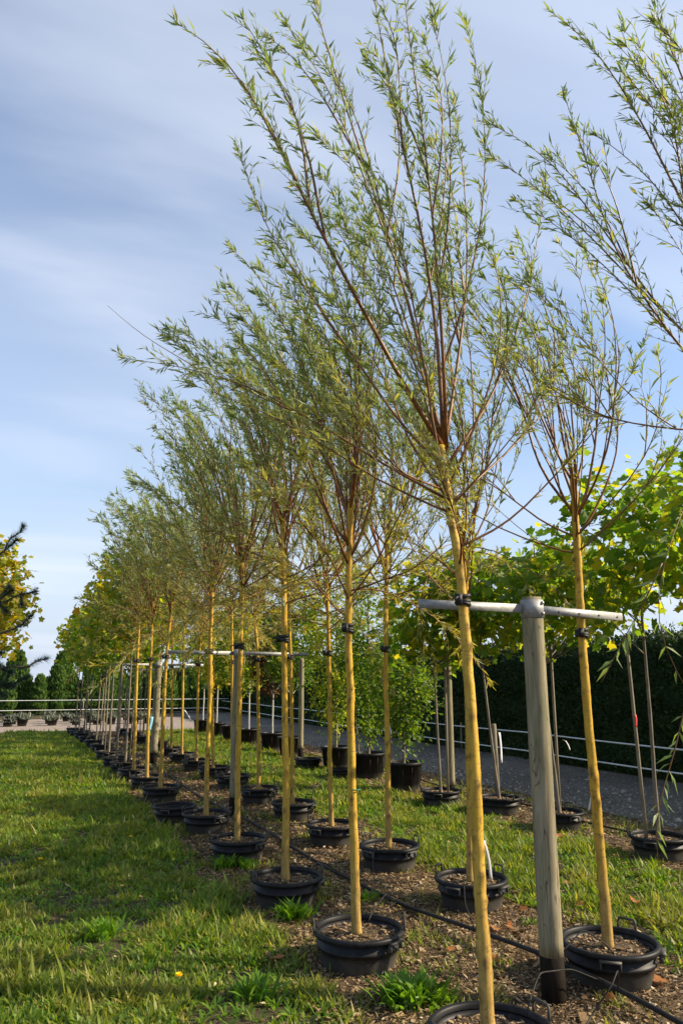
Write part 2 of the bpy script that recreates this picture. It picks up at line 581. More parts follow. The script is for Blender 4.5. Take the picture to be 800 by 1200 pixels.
sheet('ground', -400, 400, -200, 900, 0, M['earth'])
sheet('mulch_bed', 1.42, 3.75, -2, 25.5, .004, M['mulch'], 4, 90, .10, 3)
sheet('roadside_mulch', 5.0, 6.75, -2, 25.0, .004, M['mulch'], 2, 90, .10, 4)
sheet('left_bed', -3.2, -.55, -2, 25.3, .004, M['mulch'], 2, 90, .10, 5)
sheet('road', 6.7, 9.75, -20, 120, .008, M['road'], 2, 300, .10, 6)
sheet('gravel_yard', -14, 6.6, 25.8, 34.5, .006, M['gravel'], 30, 10, .3, 7)


def loose_stones():
    rng = np.random.default_rng(44)
    tv = np.array([[-.5, -.4, 0], [.5, -.45, 0], [.45, .5, 0], [-.5, .4, 0], [-.2, -.2, .55], [.25, -.1, .5], [.1, .25, .6]])
    tf = np.array([[0, 1, 5], [0, 5, 4], [1, 2, 5], [2, 6, 5], [2, 3, 6], [3, 4, 6], [3, 0, 4], [4, 5, 6]])
    n = 8000
    y = 4 + 22 * rng.uniform(0, 1, n) ** 1.5
    u = rng.uniform(0, 1, n)
    x = np.where(u < .55, 6.7 + np.abs(rng.normal(0, .45, n)), rng.uniform(6.7, 9.7, n))
    x = np.where((u > .8), 8.2 + rng.normal(0, .18, n), x)
    P = np.stack([x, y, np.full(n, .006)], -1)
    a = rng.uniform(0, 6.283, n)
    V, F = stamp(tv, tf, P, np.stack([np.cos(a), np.sin(a), 0 * a], -1), np.tile(Z, (n, 1)), .019 * rng.lognormal(0, .45, n))
    tag(obj('loose_stones', make_mesh('loose_stones', V, F, M['stones']), kind='stuff'), 'loose grey stones scattered on the gravel road', 'stones')


def vnoise(x, y, seed=0, n=10, lo=.6, hi=4.):
    rng = np.random.default_rng(seed)
    s = np.zeros_like(x)
    for k in range(n):
        a = rng.uniform(0, 2 * np.pi)
        fr = lo * (hi / lo) ** (k / (n - 1))
        s += np.sin((x * math.cos(a) + y * math.sin(a)) * fr * 2 * np.pi + rng.uniform(0, 6.28))
    return s / math.sqrt(n / 2)


loose_stones()
GB_V = np.array([[-.5, 0, 0], [.5, 0, 0], [-.42, .55, .02], [.42, .55, .02], [0, 1, -.05]])
GB_F = np.array([[0, 1, 3], [0, 3, 2], [2, 3, 4]])


def grass_patch(name, label, zones, seed):
    rng = np.random.default_rng(seed)
    Vs, Fs, n0 = [], [], 0
    for (x0, x1, y0, y1, dens, h, w, bare) in zones:
        n = int((x1 - x0) * (y1 - y0) * dens)
        x = rng.uniform(x0, x1, n)
        y = rng.uniform(y0, y1, n)
        d = vnoise(x, y, 5, 12, .35, 3.5)
        edge = np.minimum(x - x0, x1 - x) + .10 * vnoise(x, y, 9, 8, .5, 2.5)
        keep = (d + rng.normal(0, .5, n) > bare) & (edge > rng.uniform(-.05, .16, n))
        x, y, d = x[keep], y[keep], d[keep]
        n = len(x)
        hh = h * rng.lognormal(0, .38, n) * (1 + .38 * np.clip(d, -1, 2))
        ww = w * rng.lognormal(0, .45, n)
        lean = rng.uniform(.25, 1.5, n)
        az = rng.uniform(0, 2 * np.pi, n)
        D = nrm(np.stack([np.cos(az) * lean, np.sin(az) * lean, np.ones(n) * .8], -1))
        Nn = nrm(np.stack([-np.cos(az), -np.sin(az), lean * 1.2], -1) + rng.normal(0, .35, (n, 3)))
        P = np.stack([x, y, np.full(n, -.002)], -1)
        V, F = stamp(GB_V, GB_F, P, D, Nn, hh, ww)
        Vs.append(V)
        Fs.append(F + n0)
        n0 += len(V)
    o = obj(name, make_mesh(name, np.concatenate(Vs), np.concatenate(Fs), M['grass']), kind='stuff')
    tag(o, label, 'grass')
    return o


grass_patch('lawn_grass', 'short sunlit lawn strip with weeds running beside the row of tubs',
            [(-.62, 1.62, 2.6, 7, 8500, .046, .0095, -.75), (-.62, 1.62, 7, 12, 5200, .05, .013, -.9), (-.62, 1.6, 12, 26, 2600, .055, .02, -1.2)], 11)
grass_patch('grass_between_rows', 'patchy grass between the willow rows and the roadside tubs',
            [(3.45, 5.45, 3.0, 9, 6000, .052, .0105, -.55), (3.45, 5.3, 9, 25, 2600, .055, .018, -.7)], 12)
grass_patch('sparse_bed_grass', 'thin grass tufts coming up through the brown mulch',
            [(1.45, 3.7, 2.3, 8, 2300, .04, .006, .75), (1.45, 3.7, 8, 20, 900, .045, .011, .7), (5.2, 6.7, 4, 16, 900, .04, .009, .6)], 13)

# broad weed leaves scattered through the lawn
rng = np.random.default_rng(21)
DL_V = np.array([[-.035, 0, 0], [.035, 0, 0], [-.07, .38, .12], [.07, .38, .12], [-.072, .7, .13], [.072, .7, .13], [0, 1, .03]])
DL_F = np.array([[0, 1, 3], [0, 3, 2], [2, 3, 5], [2, 5, 4], [4, 5, 6]])


def rosette_leaves(cx, cy, k, size, rng, rise=.5, cz=0.0):
    az = rng.uniform(0, 2 * np.pi, k)
    el = rng.uniform(.25, 1.0, k) * rise * 1.6
    D = np.stack([np.cos(az), np.sin(az), el], -1)
    Nn = np.stack([-np.cos(az) * el, -np.sin(az) * el, np.ones(k)], -1) + rng.normal(0, .15, (k, 3))
    P = np.stack([cx + np.cos(az) * .01, cy + np.sin(az) * .01, np.full(k, cz)], -1)
    return stamp(DL_V, DL_F, P, D, Nn, size * rng.uniform(.6, 1.2, k), size * rng.uniform(.7, 1.25, k))


Vs, Fs, n0 = [], [], 0
for (x0, x1, y0, y1, n, s) in ((-.5, 1.55, 3.2, 8, 1500, .06), (-.5, 1.55, 8, 16, 1100, .075), (-.5, 1.5, 16, 25.5, 500, .10), (3.6, 5.2, 3.6, 9, 800, .075), (3.6, 5.2, 9, 22, 500, .095)):
    for k in range(n):
        V, F = rosette_leaves(rng.uniform(x0, x1), rng.uniform(y0, y1), rng.integers(5, 11), s * rng.uniform(.7, 1.35), rng)
        Vs.append(V)
        Fs.append(F + n0)
        n0 += len(V)
tag(obj('lawn_weeds', make_mesh('lawn_weeds', np.concatenate(Vs), np.concatenate(Fs), M['weed']), kind='stuff'),
    'low broad-leaved weeds growing through the grass', 'weeds')

# wood chips on the beds
rng = np.random.default_rng(22)
CH_V = np.array([[-.5, 0, 0], [.5, .1, .03], [.42, 1, 0], [-.36, .9, .05]])
CH_F = np.array([[0, 1, 2], [0, 2, 3]])
Vs, Fs, n0 = [], [], 0
for (x0, x1, y0, y1, dens, s) in ((1.45, 3.75, 2.2, 7, 9000, .0145), (1.45, 3.75, 2.2, 7, 900, .026), (1.45, 3.7, 7, 13, 3600, .022), (1.45, 3.7, 13, 25, 700, .045), (3.7, 5.0, 3, 12, 700, .024), (5.0, 6.75, 4.5, 14, 2400, .022), (5.0, 6.7, 14, 24, 500, .04), (-.9, -.1, 4.5, 12, 900, .025), (-.1, 1.45, 3.2, 9, 350, .02)):
    n = int((x1 - x0) * (y1 - y0) * dens)
    P = np.stack([rng.uniform(x0, x1, n), rng.uniform(y0, y1, n), rng.uniform(.006, .02, n)], -1)
    az = rng.uniform(0, 6.283, n)
    D = np.stack([np.cos(az), np.sin(az), rng.normal(0, .3, n)], -1)
    Nn = np.stack([rng.normal(0, .4, n), rng.normal(0, .4, n), np.ones(n)], -1)
    L = s * rng.lognormal(0, .4, n)
    V, F = stamp(CH_V, CH_F, P, D, Nn, L, L * np.where(rng.uniform(0, 1, n) < .35, rng.uniform(.06, .14, n), rng.uniform(.25, .7, n)))
    Vs.append(V)
    Fs.append(F + n0)
    n0 += len(V)
tag(obj('wood_chips', make_mesh('wood_chips', np.concatenate(Vs), np.concatenate(Fs), M['chips']), kind='stuff'),
    'loose brown wood chips and dry litter spread over the beds', 'mulch')

# ------------------------------------------------------------------ tubs
ORD = ['first', 'second', 'third', 'fourth', 'fifth', 'sixth', 'seventh', 'eighth', 'ninth', 'tenth', 'eleventh', 'twelfth',
       'thirteenth', 'fourteenth', 'fifteenth', 'sixteenth', 'seventeenth', 'eighteenth', 'nineteenth', 'twentieth']


def tub_meshes():
    d = {}
    d['tub'] = MB().lathe([(0, .004), (.205, .004), (.212, .012), (.224, .075), (.230, .105), (.243, .108), (.246, .118), (.243, .128), (.234, .131),
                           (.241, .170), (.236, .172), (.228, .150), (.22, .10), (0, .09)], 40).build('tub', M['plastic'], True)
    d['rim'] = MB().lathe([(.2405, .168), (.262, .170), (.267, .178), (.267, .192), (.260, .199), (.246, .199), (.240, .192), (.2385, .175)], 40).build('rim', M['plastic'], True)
    h = []
    for k in range(6):
        h.append((-.048 + .0 * k, 0, 0))
    h = [(-.05, 0, 0), (-.05, 0, .03), (-.047, .003, .05), (-.036, .004, .056), (.036, .004, .056), (.047, .003, .05), (.05, 0, .03), (.05, 0, 0)]
    d['handle'] = MB().tube(h, .0075, 6).build('handle', M['plastic'], True)
    g = MB()
    g.box((0, .018, 0), (.11, .036, .010)).box((-.05, .012, -.022), (.008, .022, .04)).box((.05, .012, -.022), (.008, .022, .04))
    d['grip'] = g.build('grip', M['plastic'])
    rng = np.random.default_rng(4)
    a = np.linspace(0, 2 * np.pi, 28, endpoint=False)
    V, Q, T = [[0, 0, .018]], [], []
    rs = [.05, .1, .15, .19, .222]
    for r in rs:
        for q in a:
            V.append([r * math.cos(q), r * math.sin(q), .012 * (1 - r / .222) + rng.normal(0, .004)])
    for j in range(28):
        T.append([0, 1 + j, 1 + (j + 1) % 28])
        for i in range(len(rs) - 1):
            Q.append([1 + i * 28 + j, 1 + (i + 1) * 28 + j, 1 + (i + 1) * 28 + (j + 1) % 28, 1 + i * 28 + (j + 1) % 28])
    mb = MB()
    mb.add(V, Q, T)
    d['soil'] = mb.build('soil', M['soil'], True)
    n = 420
    r = .215 * np.sqrt(rng.uniform(0, 1, n))
    q = rng.uniform(0, 6.283, n)
    P = np.stack([r * np.cos(q), r * np.sin(q), .012 * (1 - r / .22) + .006], -1)
    az = rng.uniform(0, 6.283, n)
    V, F = stamp(CH_V, CH_F, P, np.stack([np.cos(az), np.sin(az), rng.normal(0, .25, n)], -1), np.stack([rng.normal(0, .4, n), rng.normal(0, .4, n), np.ones(n)], -1), .022 * rng.lognormal(0, .4, n), .011 * rng.lognormal(0, .4, n))
    d['chips'] = make_mesh('surface_litter', V, F, M['chips'])
    return d


TUB = tub_meshes()


def tub(x, y, label, rot, group, soil=.165, scale=1.0, filled=True, handles=(35, 215), grips=(95, 305), z=0.0):
    t_ = thing('tree_tub', label, 'tub', (x, y, z), rot, group)
    t_.scale = (scale, scale, scale)
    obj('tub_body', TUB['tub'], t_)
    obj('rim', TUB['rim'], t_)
    for h in handles:
        a = R(h)
        obj('handle', TUB['handle'], t_, (.262 * math.cos(a), .262 * math.sin(a), .192), a - math.pi / 2)
    for h in grips:
        a = R(h)
        obj('grip', TUB['grip'], t_, (.252 * math.cos(a), .252 * math.sin(a), .172), a - math.pi / 2)
    if filled:
        s = obj('soil', TUB['soil'], t_, (0, 0, soil - .012))
        obj('surface_litter', TUB['chips'], s, kind='stuff')
    return t_


# ------------------------------------------------------------------ trunks
def trunk_mesh(name, P, r0, r1, rings, sides, seed, bark, knots=36, flare=.25):
    """P: control points (local); smooth tube with knots"""
    rng = np.random.default_rng(seed)
    P = np.asarray(P, float)
    s = np.concatenate([[0], np.cumsum(np.linalg.norm(np.diff(P, axis=0), axis=1))])
    u = np.linspace(0, s[-1], rings)
    C = np.stack([np.interp(u, s, P[:, k]) for k in range(3)], -1)
    ker = np.ones(max(3, rings // 8 | 1))
    ker /= ker.sum()
    pad = len(ker) // 2
    Cs = np.stack([np.convolve(np.pad(C[:, k], pad, mode='reflect', reflect_type='odd'), ker, 'valid') for k in range(3)], -1)
    wob = np.cumsum(rng.normal(0, .0012, (rings, 2)), 0)
    wob -= np.linspace(0, 1, rings)[:, None] * wob[-1]
    Cs[:, :2] += wob
    r = r0 + (r1 - r0) * u / u[-1]
    r = r * (1 + flare * np.exp(-u / .10)) * (1 + .022 * np.interp(u, np.linspace(0, u[-1], 30), rng.normal(0, 1, 30)))
    a = np.linspace(0, 2 * np.pi, sides, endpoint=False)
    Rr = np.repeat(r[:, None], sides, 1)
    K = np.zeros_like(Rr)
    for k in range(knots):
        sk = rng.uniform(.15, u[-1])
        ak = rng.uniform(0, 6.283)
        da = (a - ak + np.pi) % (2 * np.pi) - np.pi
        sz = rng.uniform(.012, .026)
        g = np.exp(-((u - sk) / sz) ** 2)[:, None] * np.exp(-(da / rng.uniform(.35, .7)) ** 2)[None]
        Rr += .22 * r0 * g
        K = np.maximum(K, np.exp(-((u - sk) / (sz * .75)) ** 2)[:, None] * np.exp(-(da / .5) ** 2)[None])
    V = np.stack([Cs[:, None, 0] + Rr * np.cos(a), Cs[:, None, 1] + Rr * np.sin(a), np.repeat(Cs[:, None, 2], sides, 1)], -1).reshape(-1, 3)
    i = np.arange(rings - 1)[:, None]
    j = np.arange(sides)[None]
    j2 = (j + 1) % sides
    Q = np.stack([i * sides + j, i * sides + j2, (i + 1) * sides + j2, (i + 1) * sides + j], -1).reshape(-1, 4)
    T = np.array([[(rings - 1) * sides, (rings - 1) * sides + k, (rings - 1) * sides + k + 1] for k in range(1, sides - 1)])
    return make_mesh(name, V, [Q, T], bark, True, attr=K.ravel()), Cs


def strap(parent, c, r, rng, z):
    """black rubber tie round a trunk"""
    mb = MB()
    a = np.linspace(0, 2 * np.pi, 18, endpoint=False)
    for dz in (-.018, 0.0, .018):
        mb.tube(np.stack([c[0] + (r + .006) * np.cos(a), c[1] + (r + .006) * np.sin(a), z + dz + .006 * np.sin(a + dz * 90)], -1), .0105, 6, closed=True)
    q = rng.uniform(2.6, 4.0)
    d = np.array([math.cos(q), math.sin(q), 0])
    mb.box(np.array([c[0], c[1], z]) + d * (r + .022), (.035, .03, .055), q)
    e = np.array([c[0], c[1], z])
    mb.tube([e + d * (r + .01), e + d * (r + .04) + (0, 0, .012), e + d * (r + .075) + (0, 0, -.006)], [.009, .008, .004], 5)
    obj('rubber_tie', mb.build('rubber_tie', M['rubber'], True), parent)


# ------------------------------------------------------------------ willows
def grow(p0, d0, length, n, upull, wind, rng, jit=.05):
    P = [np.asarray(p0, float)]
    d = nrm(np.asarray(d0, float))
    st = length / (n - 1)
    for k in range(n - 1):
        u = k / (n - 1)
        d = nrm(d + Z * upull * (1 - u) * .35 + WIND * wind * u ** 1.5 * .45 - Z * wind * .25 * max(0, u - .65) + rng.normal(0, jit, 3))
        P.append(P[-1] + d * st)
    return np.array(P)


def resample(P, n):
    P = np.asarray(P, float)
    s = np.concatenate([[0], np.cumsum(np.linalg.norm(np.diff(P, axis=0), axis=1))])
    u = np.linspace(0, s[-1], n)
    C = np.stack([np.interp(u, s, P[:, k]) for k in range(3)], -1)
    for _ in range(2):
        C[1:-1] = (C[:-2] + 2 * C[1:-1] + C[2:]) / 4
    return C


def willow(root, base, head, r0, seed, rng, limbs=12, given=(), low=3, twig_step=.085, leaf=.062, leafmul=1.0, size=1.0, bare=.28, wind=1.0,
           rings=110, sides=12, tie=1.9, spread=1.0, mid=None, limb_len=(1.5, 2.5), droop=0):
    """all in coordinates local to root; base and head are points of the trunk"""
    pts = [base] + ([mid] if mid is not None else []) + [head]
    me, C = trunk_mesh('trunk', pts, r0, r0 * .74, rings, sides, seed, M['willow_bark'])
    obj('trunk', me, root)
    if tie:
        zt = tie - root.location.z
        k = int(np.argmin(abs(C[:, 2] - zt)))
        strap(root, C[k], r0 * .9, rng, zt)
    head = C[-1]
    L = []
    for P, r in given:
        L.append((resample(np.asarray(P) - np.array(root.location), 16), r))
    off = rng.uniform(0, 6.28)
    for k in range(limbs):
        a = off + k * 2.4 + rng.normal(0, .25)
        el = R(rng.uniform(42, 74))
        d = np.array([math.cos(a) * math.cos(el) * spread, math.sin(a) * math.cos(el) * spread, math.sin(el)])
        zz = rng.uniform(.0, .42) * size
        p0 = np.array([np.interp(head[2] - zz, C[:, 2], C[:, j]) for j in range(3)])
        ln = rng.uniform(*limb_len) * size
        L.append((grow(p0, d, ln, 16, .55, .42 * wind, rng), .0105 * size * rng.uniform(.75, 1.15)))
    for k in range(low):
        a = rng.uniform(0, 6.28)
        el = R(rng.uniform(8, 34))
        d = np.array([math.cos(a) * math.cos(el), math.sin(a) * math.cos(el), math.sin(el)])
        zz = rng.uniform(.35, .75) * size
        p0 = np.array([np.interp(head[2] - zz, C[:, 2], C[:, j]) for j in range(3)])
        L.append((grow(p0, d, rng.uniform(1.0, 1.7) * size, 16, .22, .3 * wind, rng), .0065 * size))
    for k in range(droop):
        a = rng.uniform(0, 6.28)
        el = R(rng.uniform(-5, 38))
        d = np.array([math.cos(a) * math.cos(el), math.sin(a) * math.cos(el), math.sin(el)])
        p0 = np.array([np.interp(head[2] - rng.uniform(.0, .6) * size, C[:, 2], C[:, j]) for j in range(3)])
        L.append((grow(p0, d, rng.uniform(.8, 1.5) * size, 16, -.42 * rng.uniform(.5, 1.2), .15 * wind, rng), .0045 * size))
    subs = []
    for P, r in L:
        n = len(P)
        obj('branch', MB().tube(P, r * (1 - .93 * np.linspace(0, 1, n) ** .8) + .0005, 6).build('branch', M['willow_branch'], True), root)
        tot = np.linalg.norm(np.diff(P, axis=0), axis=1).sum()
        for q in range(int(rng.integers(2, 5) * min(1.3, tot / 1.8))):
            t0 = rng.uniform(.12, .6)
            i = int(t0 * (n - 1))
            tg = nrm(P[min(i + 1, n - 1)] - P[i])
            d = nrm(tg + rand_unit(rng, 1)[0] * .42 + Z * .15)
            subs.append((resample(grow(P[i], d, tot * (1 - t0) * rng.uniform(.55, 1.0), 10, .3, .45 * wind, rng), 16), r * .5))
    # all axes that bear leaves
    axes = L + subs
    tb_P, tb_R, lp, ld = [], [], [], []
    if subs:
        SP = np.stack([P for P, r in subs])
        SR = np.stack([r * np.linspace(1, .12, 16) + .0005 for P, r in subs])
    for ai, (P, r) in enumerate(axes):
        main = ai < len(L)
        n = len(P)
        seg = np.linalg.norm(np.diff(P, axis=0), axis=1)
        tot = seg.sum()
        T = nrm(np.gradient(P, axis=0))
        lo = bare if main else .12
        m_ = max(3, int(tot * (1 - lo) / twig_step))
        u = np.sort(lo + (1 - lo) * rng.uniform(0, 1, m_) ** .85) * (n - 1)
        i0 = np.minimum(u.astype(int), n - 2)
        f = (u - i0)[:, None]
        p = P[i0] * (1 - f) + P[i0 + 1] * f
        tg = nrm(T[i0] * (1 - f) + T[i0 + 1] * f)
        pr = rand_unit(rng, m_)
        pr = nrm(pr - tg * np.sum(pr * tg, 1, keepdims=True))
        ang = rng.uniform(.32, .75, m_)[:, None]
        d = nrm(tg * np.cos(ang) + pr * np.sin(ang) + Z * .12)
        ln = rng.uniform(.09, .30, m_)[:, None] * size * (1.1 - .55 * (u / (n - 1))[:, None])
        bend = (WIND * .35 * wind + Z * .15 + rng.normal(0, .12, (m_, 3)))
        s = np.linspace(0, 1, 4)[None, :, None]
        TP = p[:, None] + d[:, None] * s * ln[:, None] + bend[:, None] * (s ** 2) * ln[:, None] * .45
        tb_P.append(TP)
        tb_R.append(np.broadcast_to(np.array([.0021, .0017, .0013, .0007]) * size, (m_, 4)))
        # leaves on the twigs
        for q in range(int(round(9 * leafmul))):
            tt = np.clip((q + rng.uniform(0, 1, m_)) / round(9 * leafmul), .06, 1)[:, None]
            x = tt * 3
            k0 = np.minimum(x.astype(int), 2)[:, 0]
            ff = x - k0[:, None]
            r_ = np.arange(m_)
            lp.append(TP[r_, k0] * (1 - ff) + TP[r_, k0 + 1] * ff)
            td = nrm(TP[r_, k0 + 1] - TP[r_, k0])
            o = rand_unit(rng, m_)
            o = nrm(o - td * np.sum(o * td, 1, keepdims=True))
            aa = rng.uniform(.25, .95, m_)[:, None]
            ld.append(nrm(td * np.cos(aa) + o * np.sin(aa)))
        # and on the axis itself
        m2 = int(tot * (1 - lo) / .022 * leafmul)
        u = (lo + (1 - lo) * rng.uniform(0, 1, m2) ** .75) * (n - 1)
        u[-14:] = (n - 1) * rng.uniform(.965, 1.0, min(14, len(u)))
        i0 = np.minimum(u.astype(int), n - 2)
        f = (u - i0)[:, None]
        lp.append(P[i0] * (1 - f) + P[i0 + 1] * f)
        tg = nrm(T[i0])
        o = rand_unit(rng, m2)
        o = nrm(o - tg * np.sum(o * tg, 1, keepdims=True))
        aa = rng.uniform(.3, .8, m2)[:, None]
        ld.append(nrm(tg * np.cos(aa) + o * np.sin(aa)))
    V, Q = batch_tubes(np.concatenate(tb_P), np.concatenate(tb_R), 3)
    if subs:
        V2, Q2 = batch_tubes(SP, SR, 4)
        Q2 = Q2 + len(V)
        V = np.concatenate([V, V2])
        Q = np.concatenate([Q, Q2])
    obj('twigs', make_mesh('twigs', V, Q, M['willow_twig'], True), root, kind='stuff')
    lp = np.concatenate(lp)
    ld = np.concatenate(ld)
    n = len(lp)
    nn = nrm(rng.normal(0, 1, (n, 3)) + Z * .8)
    sc_ = leaf * size * rng.lognormal(0, .25, n)
    V, F = stamp(WL_V, WL_F, lp, ld, nn, sc_, sc_ * rng.uniform(.85, 1.25, n))
    obj('foliage', make_mesh('foliage', V, F, M['willow_leaf']), root, kind='stuff')
    return n


SOIL = .165
n_leaves = 0
XL, XR = 1.90, 3.05
# --- the grass-side row. (base pixel checked against the photo) x, y, head pixel or None
left_rows = [
    dict(b=(1.89, 2.97), tie=(540, 700, 3.22), head=(516, 522, 3.33), r=.029),
    dict(b=(1.90, 4.35), tie=(408.5, 732, 4.35), head=(411, 588, 4.35), r=.027),
    dict(b=(1.89, 5.64), tie=(333.5, 746, 5.64), head=(331, 602, 5.64), r=.028),
    dict(b=(1.91, 7.09), tie=(282, 757, 7.09), head=(284, 648, 7.09), r=.027),
    dict(b=(1.93, 8.51), tie=(246.5, 762, 8.51), head=(250, 665, 8.51), r=.027),
    dict(b=(1.81, 10.79), tie=(195, 772, 10.79), head=(203, 690, 10.79), r=.028),
    dict(b=(1.81, 12.02), tie=(176, 775, 12.02), head=(180, 700, 12.02), r=.028),
    dict(b=(1.76, 13.10), tie=(161, 778, 13.10), head=(164, 712, 13.1), r=.028),
]
T1 = [
    ([(517, 521, 3.33), (480, 465, 3.30), (432, 375, 3.26), (385, 290, 3.22), (330, 180, 3.2), (285, 90, 3.2), (240, 42, 3.22), (205, 25, 3.25)], .016),
    ([(517, 519, 3.33), (500, 440, 3.4), (472, 330, 3.46), (436, 220, 3.5), (400, 110, 3.5), (372, 20, 3.5), (350, -70, 3.5)], .013),
    ([(519, 519, 3.33), (515, 420, 3.28), (500, 300, 3.2), (474, 180, 3.15), (452, 80, 3.1), (432, -40, 3.1)], .013),
    ([(521, 521, 3.34), (534, 440, 3.42), (548, 330, 3.5), (545, 220, 3.55), (530, 112, 3.6)], .011),
    ([(523, 530, 3.35), (520, 430, 3.2), (512, 310, 3.05), (498, 170, 2.95), (478, 40, 2.9), (470, -40, 2.9)], .012),
    ([(524, 545, 3.33), (575, 470, 3.4), (612, 370, 3.5), (628, 290, 3.55), (640, 205, 3.55)], .010),
    ([(521, 550, 3.32), (470, 500, 3.45), (420, 425, 3.6), (362, 345, 3.7), (312, 270, 3.75), (278, 175, 3.8)], .010),
    ([(524, 585, 3.32), (450, 545, 3.4), (380, 500, 3.6), (300, 455, 3.8), (220, 430, 3.9), (146, 420, 4.0)], .008),
    ([(525, 592, 3.32), (600, 525, 3.5), (655, 462, 3.7), (720, 420, 3.8)], .008),
    ([(520, 560, 3.32), (505, 470, 3.6), (470, 360, 3.9), (430, 250, 4.1), (395, 150, 4.2)], .010),
    ([(522, 600, 3.32), (560, 560, 3.2), (610, 500, 3.05), (650, 430, 2.95)], .006),
    ([(522, 575, 3.32), (470, 555, 3.15), (420, 500, 3.0), (385, 420, 2.9)], .006),
]
for i, s in enumerate(left_rows):
    rng = np.random.default_rng(100 + i)
    x, y = s['b']
    z0 = SOIL - .02
    if i == 0:
        lab = 'tall golden-barked willow leaning in front of the steel crossbar on the thick timber post'
    else:
        lab = f'golden-barked willow in the row beside the lawn, {ORD[i]} along from the thick crossbar post'
    root = thing('willow_tree', lab, 'tree', (x, y, z0), 0, 'young willows in the row beside the lawn')
    mid = at(*s['tie']) - np.array([x, y, z0])
    head = at(*s['head']) - np.array([x, y, z0])
    if i == 0:
        given = [([at(*q) for q in P], r) for P, r in T1]
        whip = resample([at(232, 432, 3.88) - np.array(root.location), at(165, 392, 3.9) - np.array(root.location), at(126, 358, 3.9) - np.array(root.location)], 8)
        obj('bare_twig', MB().tube(whip, np.linspace(.0028, .001, 8), 5).build('bare_twig', M['willow_twig'], True), root)
        n_leaves += willow(root, (0, 0, 0), head, s['r'], 40, rng, limbs=3, given=given, low=3, mid=mid, tie=1.99, leaf=.058)
    else:
        far = i > 4
        n_leaves += willow(root, (0, 0, 0), head, s['r'], 40 + i, rng, limbs=15 if not far else 12, low=5, mid=mid, tie=1.92, wind=1.0,
                           leaf=.062 if not far else .075, leafmul=1.0 if not far else .72, twig_step=.085 if not far else .10, rings=90 if not far else 50, sides=12 if not far else 8,
                           limb_len=(1.25, 2.3), bare=.22, droop=(0, 3, 5, 6, 6, 7, 7, 7)[i])
    tub(x + .01, y, f'black plastic tub of the {ORD[i]} willow in the row beside the lawn', rng.normal(0, .25) if i > 1 else (.45, .02)[i], 'tubs of the row beside the lawn', SOIL,
        handles=(337, 160), grips=(296, 70))
tub(1.72, 9.20, 'empty black tub without a tree standing at the lawn edge', .6, None, filled=False, handles=(20, 110), grips=(200, 290), scale=.95)

# --- the second row
right_rows = [
    dict(b=(3.05, 2.25), head=None, r=.03),
    dict(b=(3.09, 3.62), tie=(682, 732, 3.66), head=(671, 556, 3.66), r=.029),
    dict(b=(3.12, 5.08), tie=(548, 735, 5.08), head=(541, 610, 5.08), r=.026),
    dict(b=(3.06, 6.31), tie=(452, 735, 6.31), head=(453, 625, 6.31), r=.026),
    dict(b=(2.96, 7.41), tie=(385, 745, 7.41), head=(383, 672, 7.41), r=.025),
    dict(b=(3.04, 8.85), tie=(340, 764, 8.85), head=(338, 668, 8.85), r=.026),
    dict(b=(3.01, 10.17), tie=(302, 768, 10.17), head=(296, 692, 10.17), r=.026),
    dict(b=(3.02, 11.63), tie=(272, 772, 11.63), head=(271, 690, 11.63), r=.026),
    dict(b=(3.01, 12.85), tie=(248, 772, 12.85), head=(247, 700, 12.85), r=.026),
    dict(b=(2.97, 14.03), tie=(233, 775, 14.03), head=(238, 705, 14.03), r=.026),
    dict(b=(2.97, 15.39), tie=(215, 777, 15.39), head=(216, 712, 15.39), r=.026),
    dict(b=(2.99, 16.7), tie=(202, 778, 16.7), head=(203, 716, 16.7), r=.026),
]
R0 = [  # shoots of the willow whose trunk stands just outside the picture
    ([(905, 420, 2.25), (850, 330, 2.3), (800, 240, 2.35), (745, 130, 2.4), (690, 45, 2.45), (640, 10, 2.5)], .011),
    ([(905, 410, 2.25), (860, 260, 2.3), (815, 130, 2.3), (770, 20, 2.35), (740, -60, 2.4)], .012),
    ([(905, 400, 2.25), (880, 250, 2.3), (850, 100, 2.3), (820, -20, 2.3), (800, -80, 2.3)], .012),
    ([(908, 450, 2.25), (830, 420, 2.4), (770, 360, 2.55), (700, 260, 2.7), (640, 180, 2.8), (575, 145, 2.85)], .009),
    ([(908, 520, 2.25), (850, 470, 2.3), (790, 400, 2.4), (720, 300, 2.5), (690, 200, 2.5), (660, 110, 2.55)], .009),
    ([(908, 505, 2.25), (800, 505, 2.35), (700, 490, 2.5), (620, 440, 2.65), (575, 390, 2.7)], .006),
]
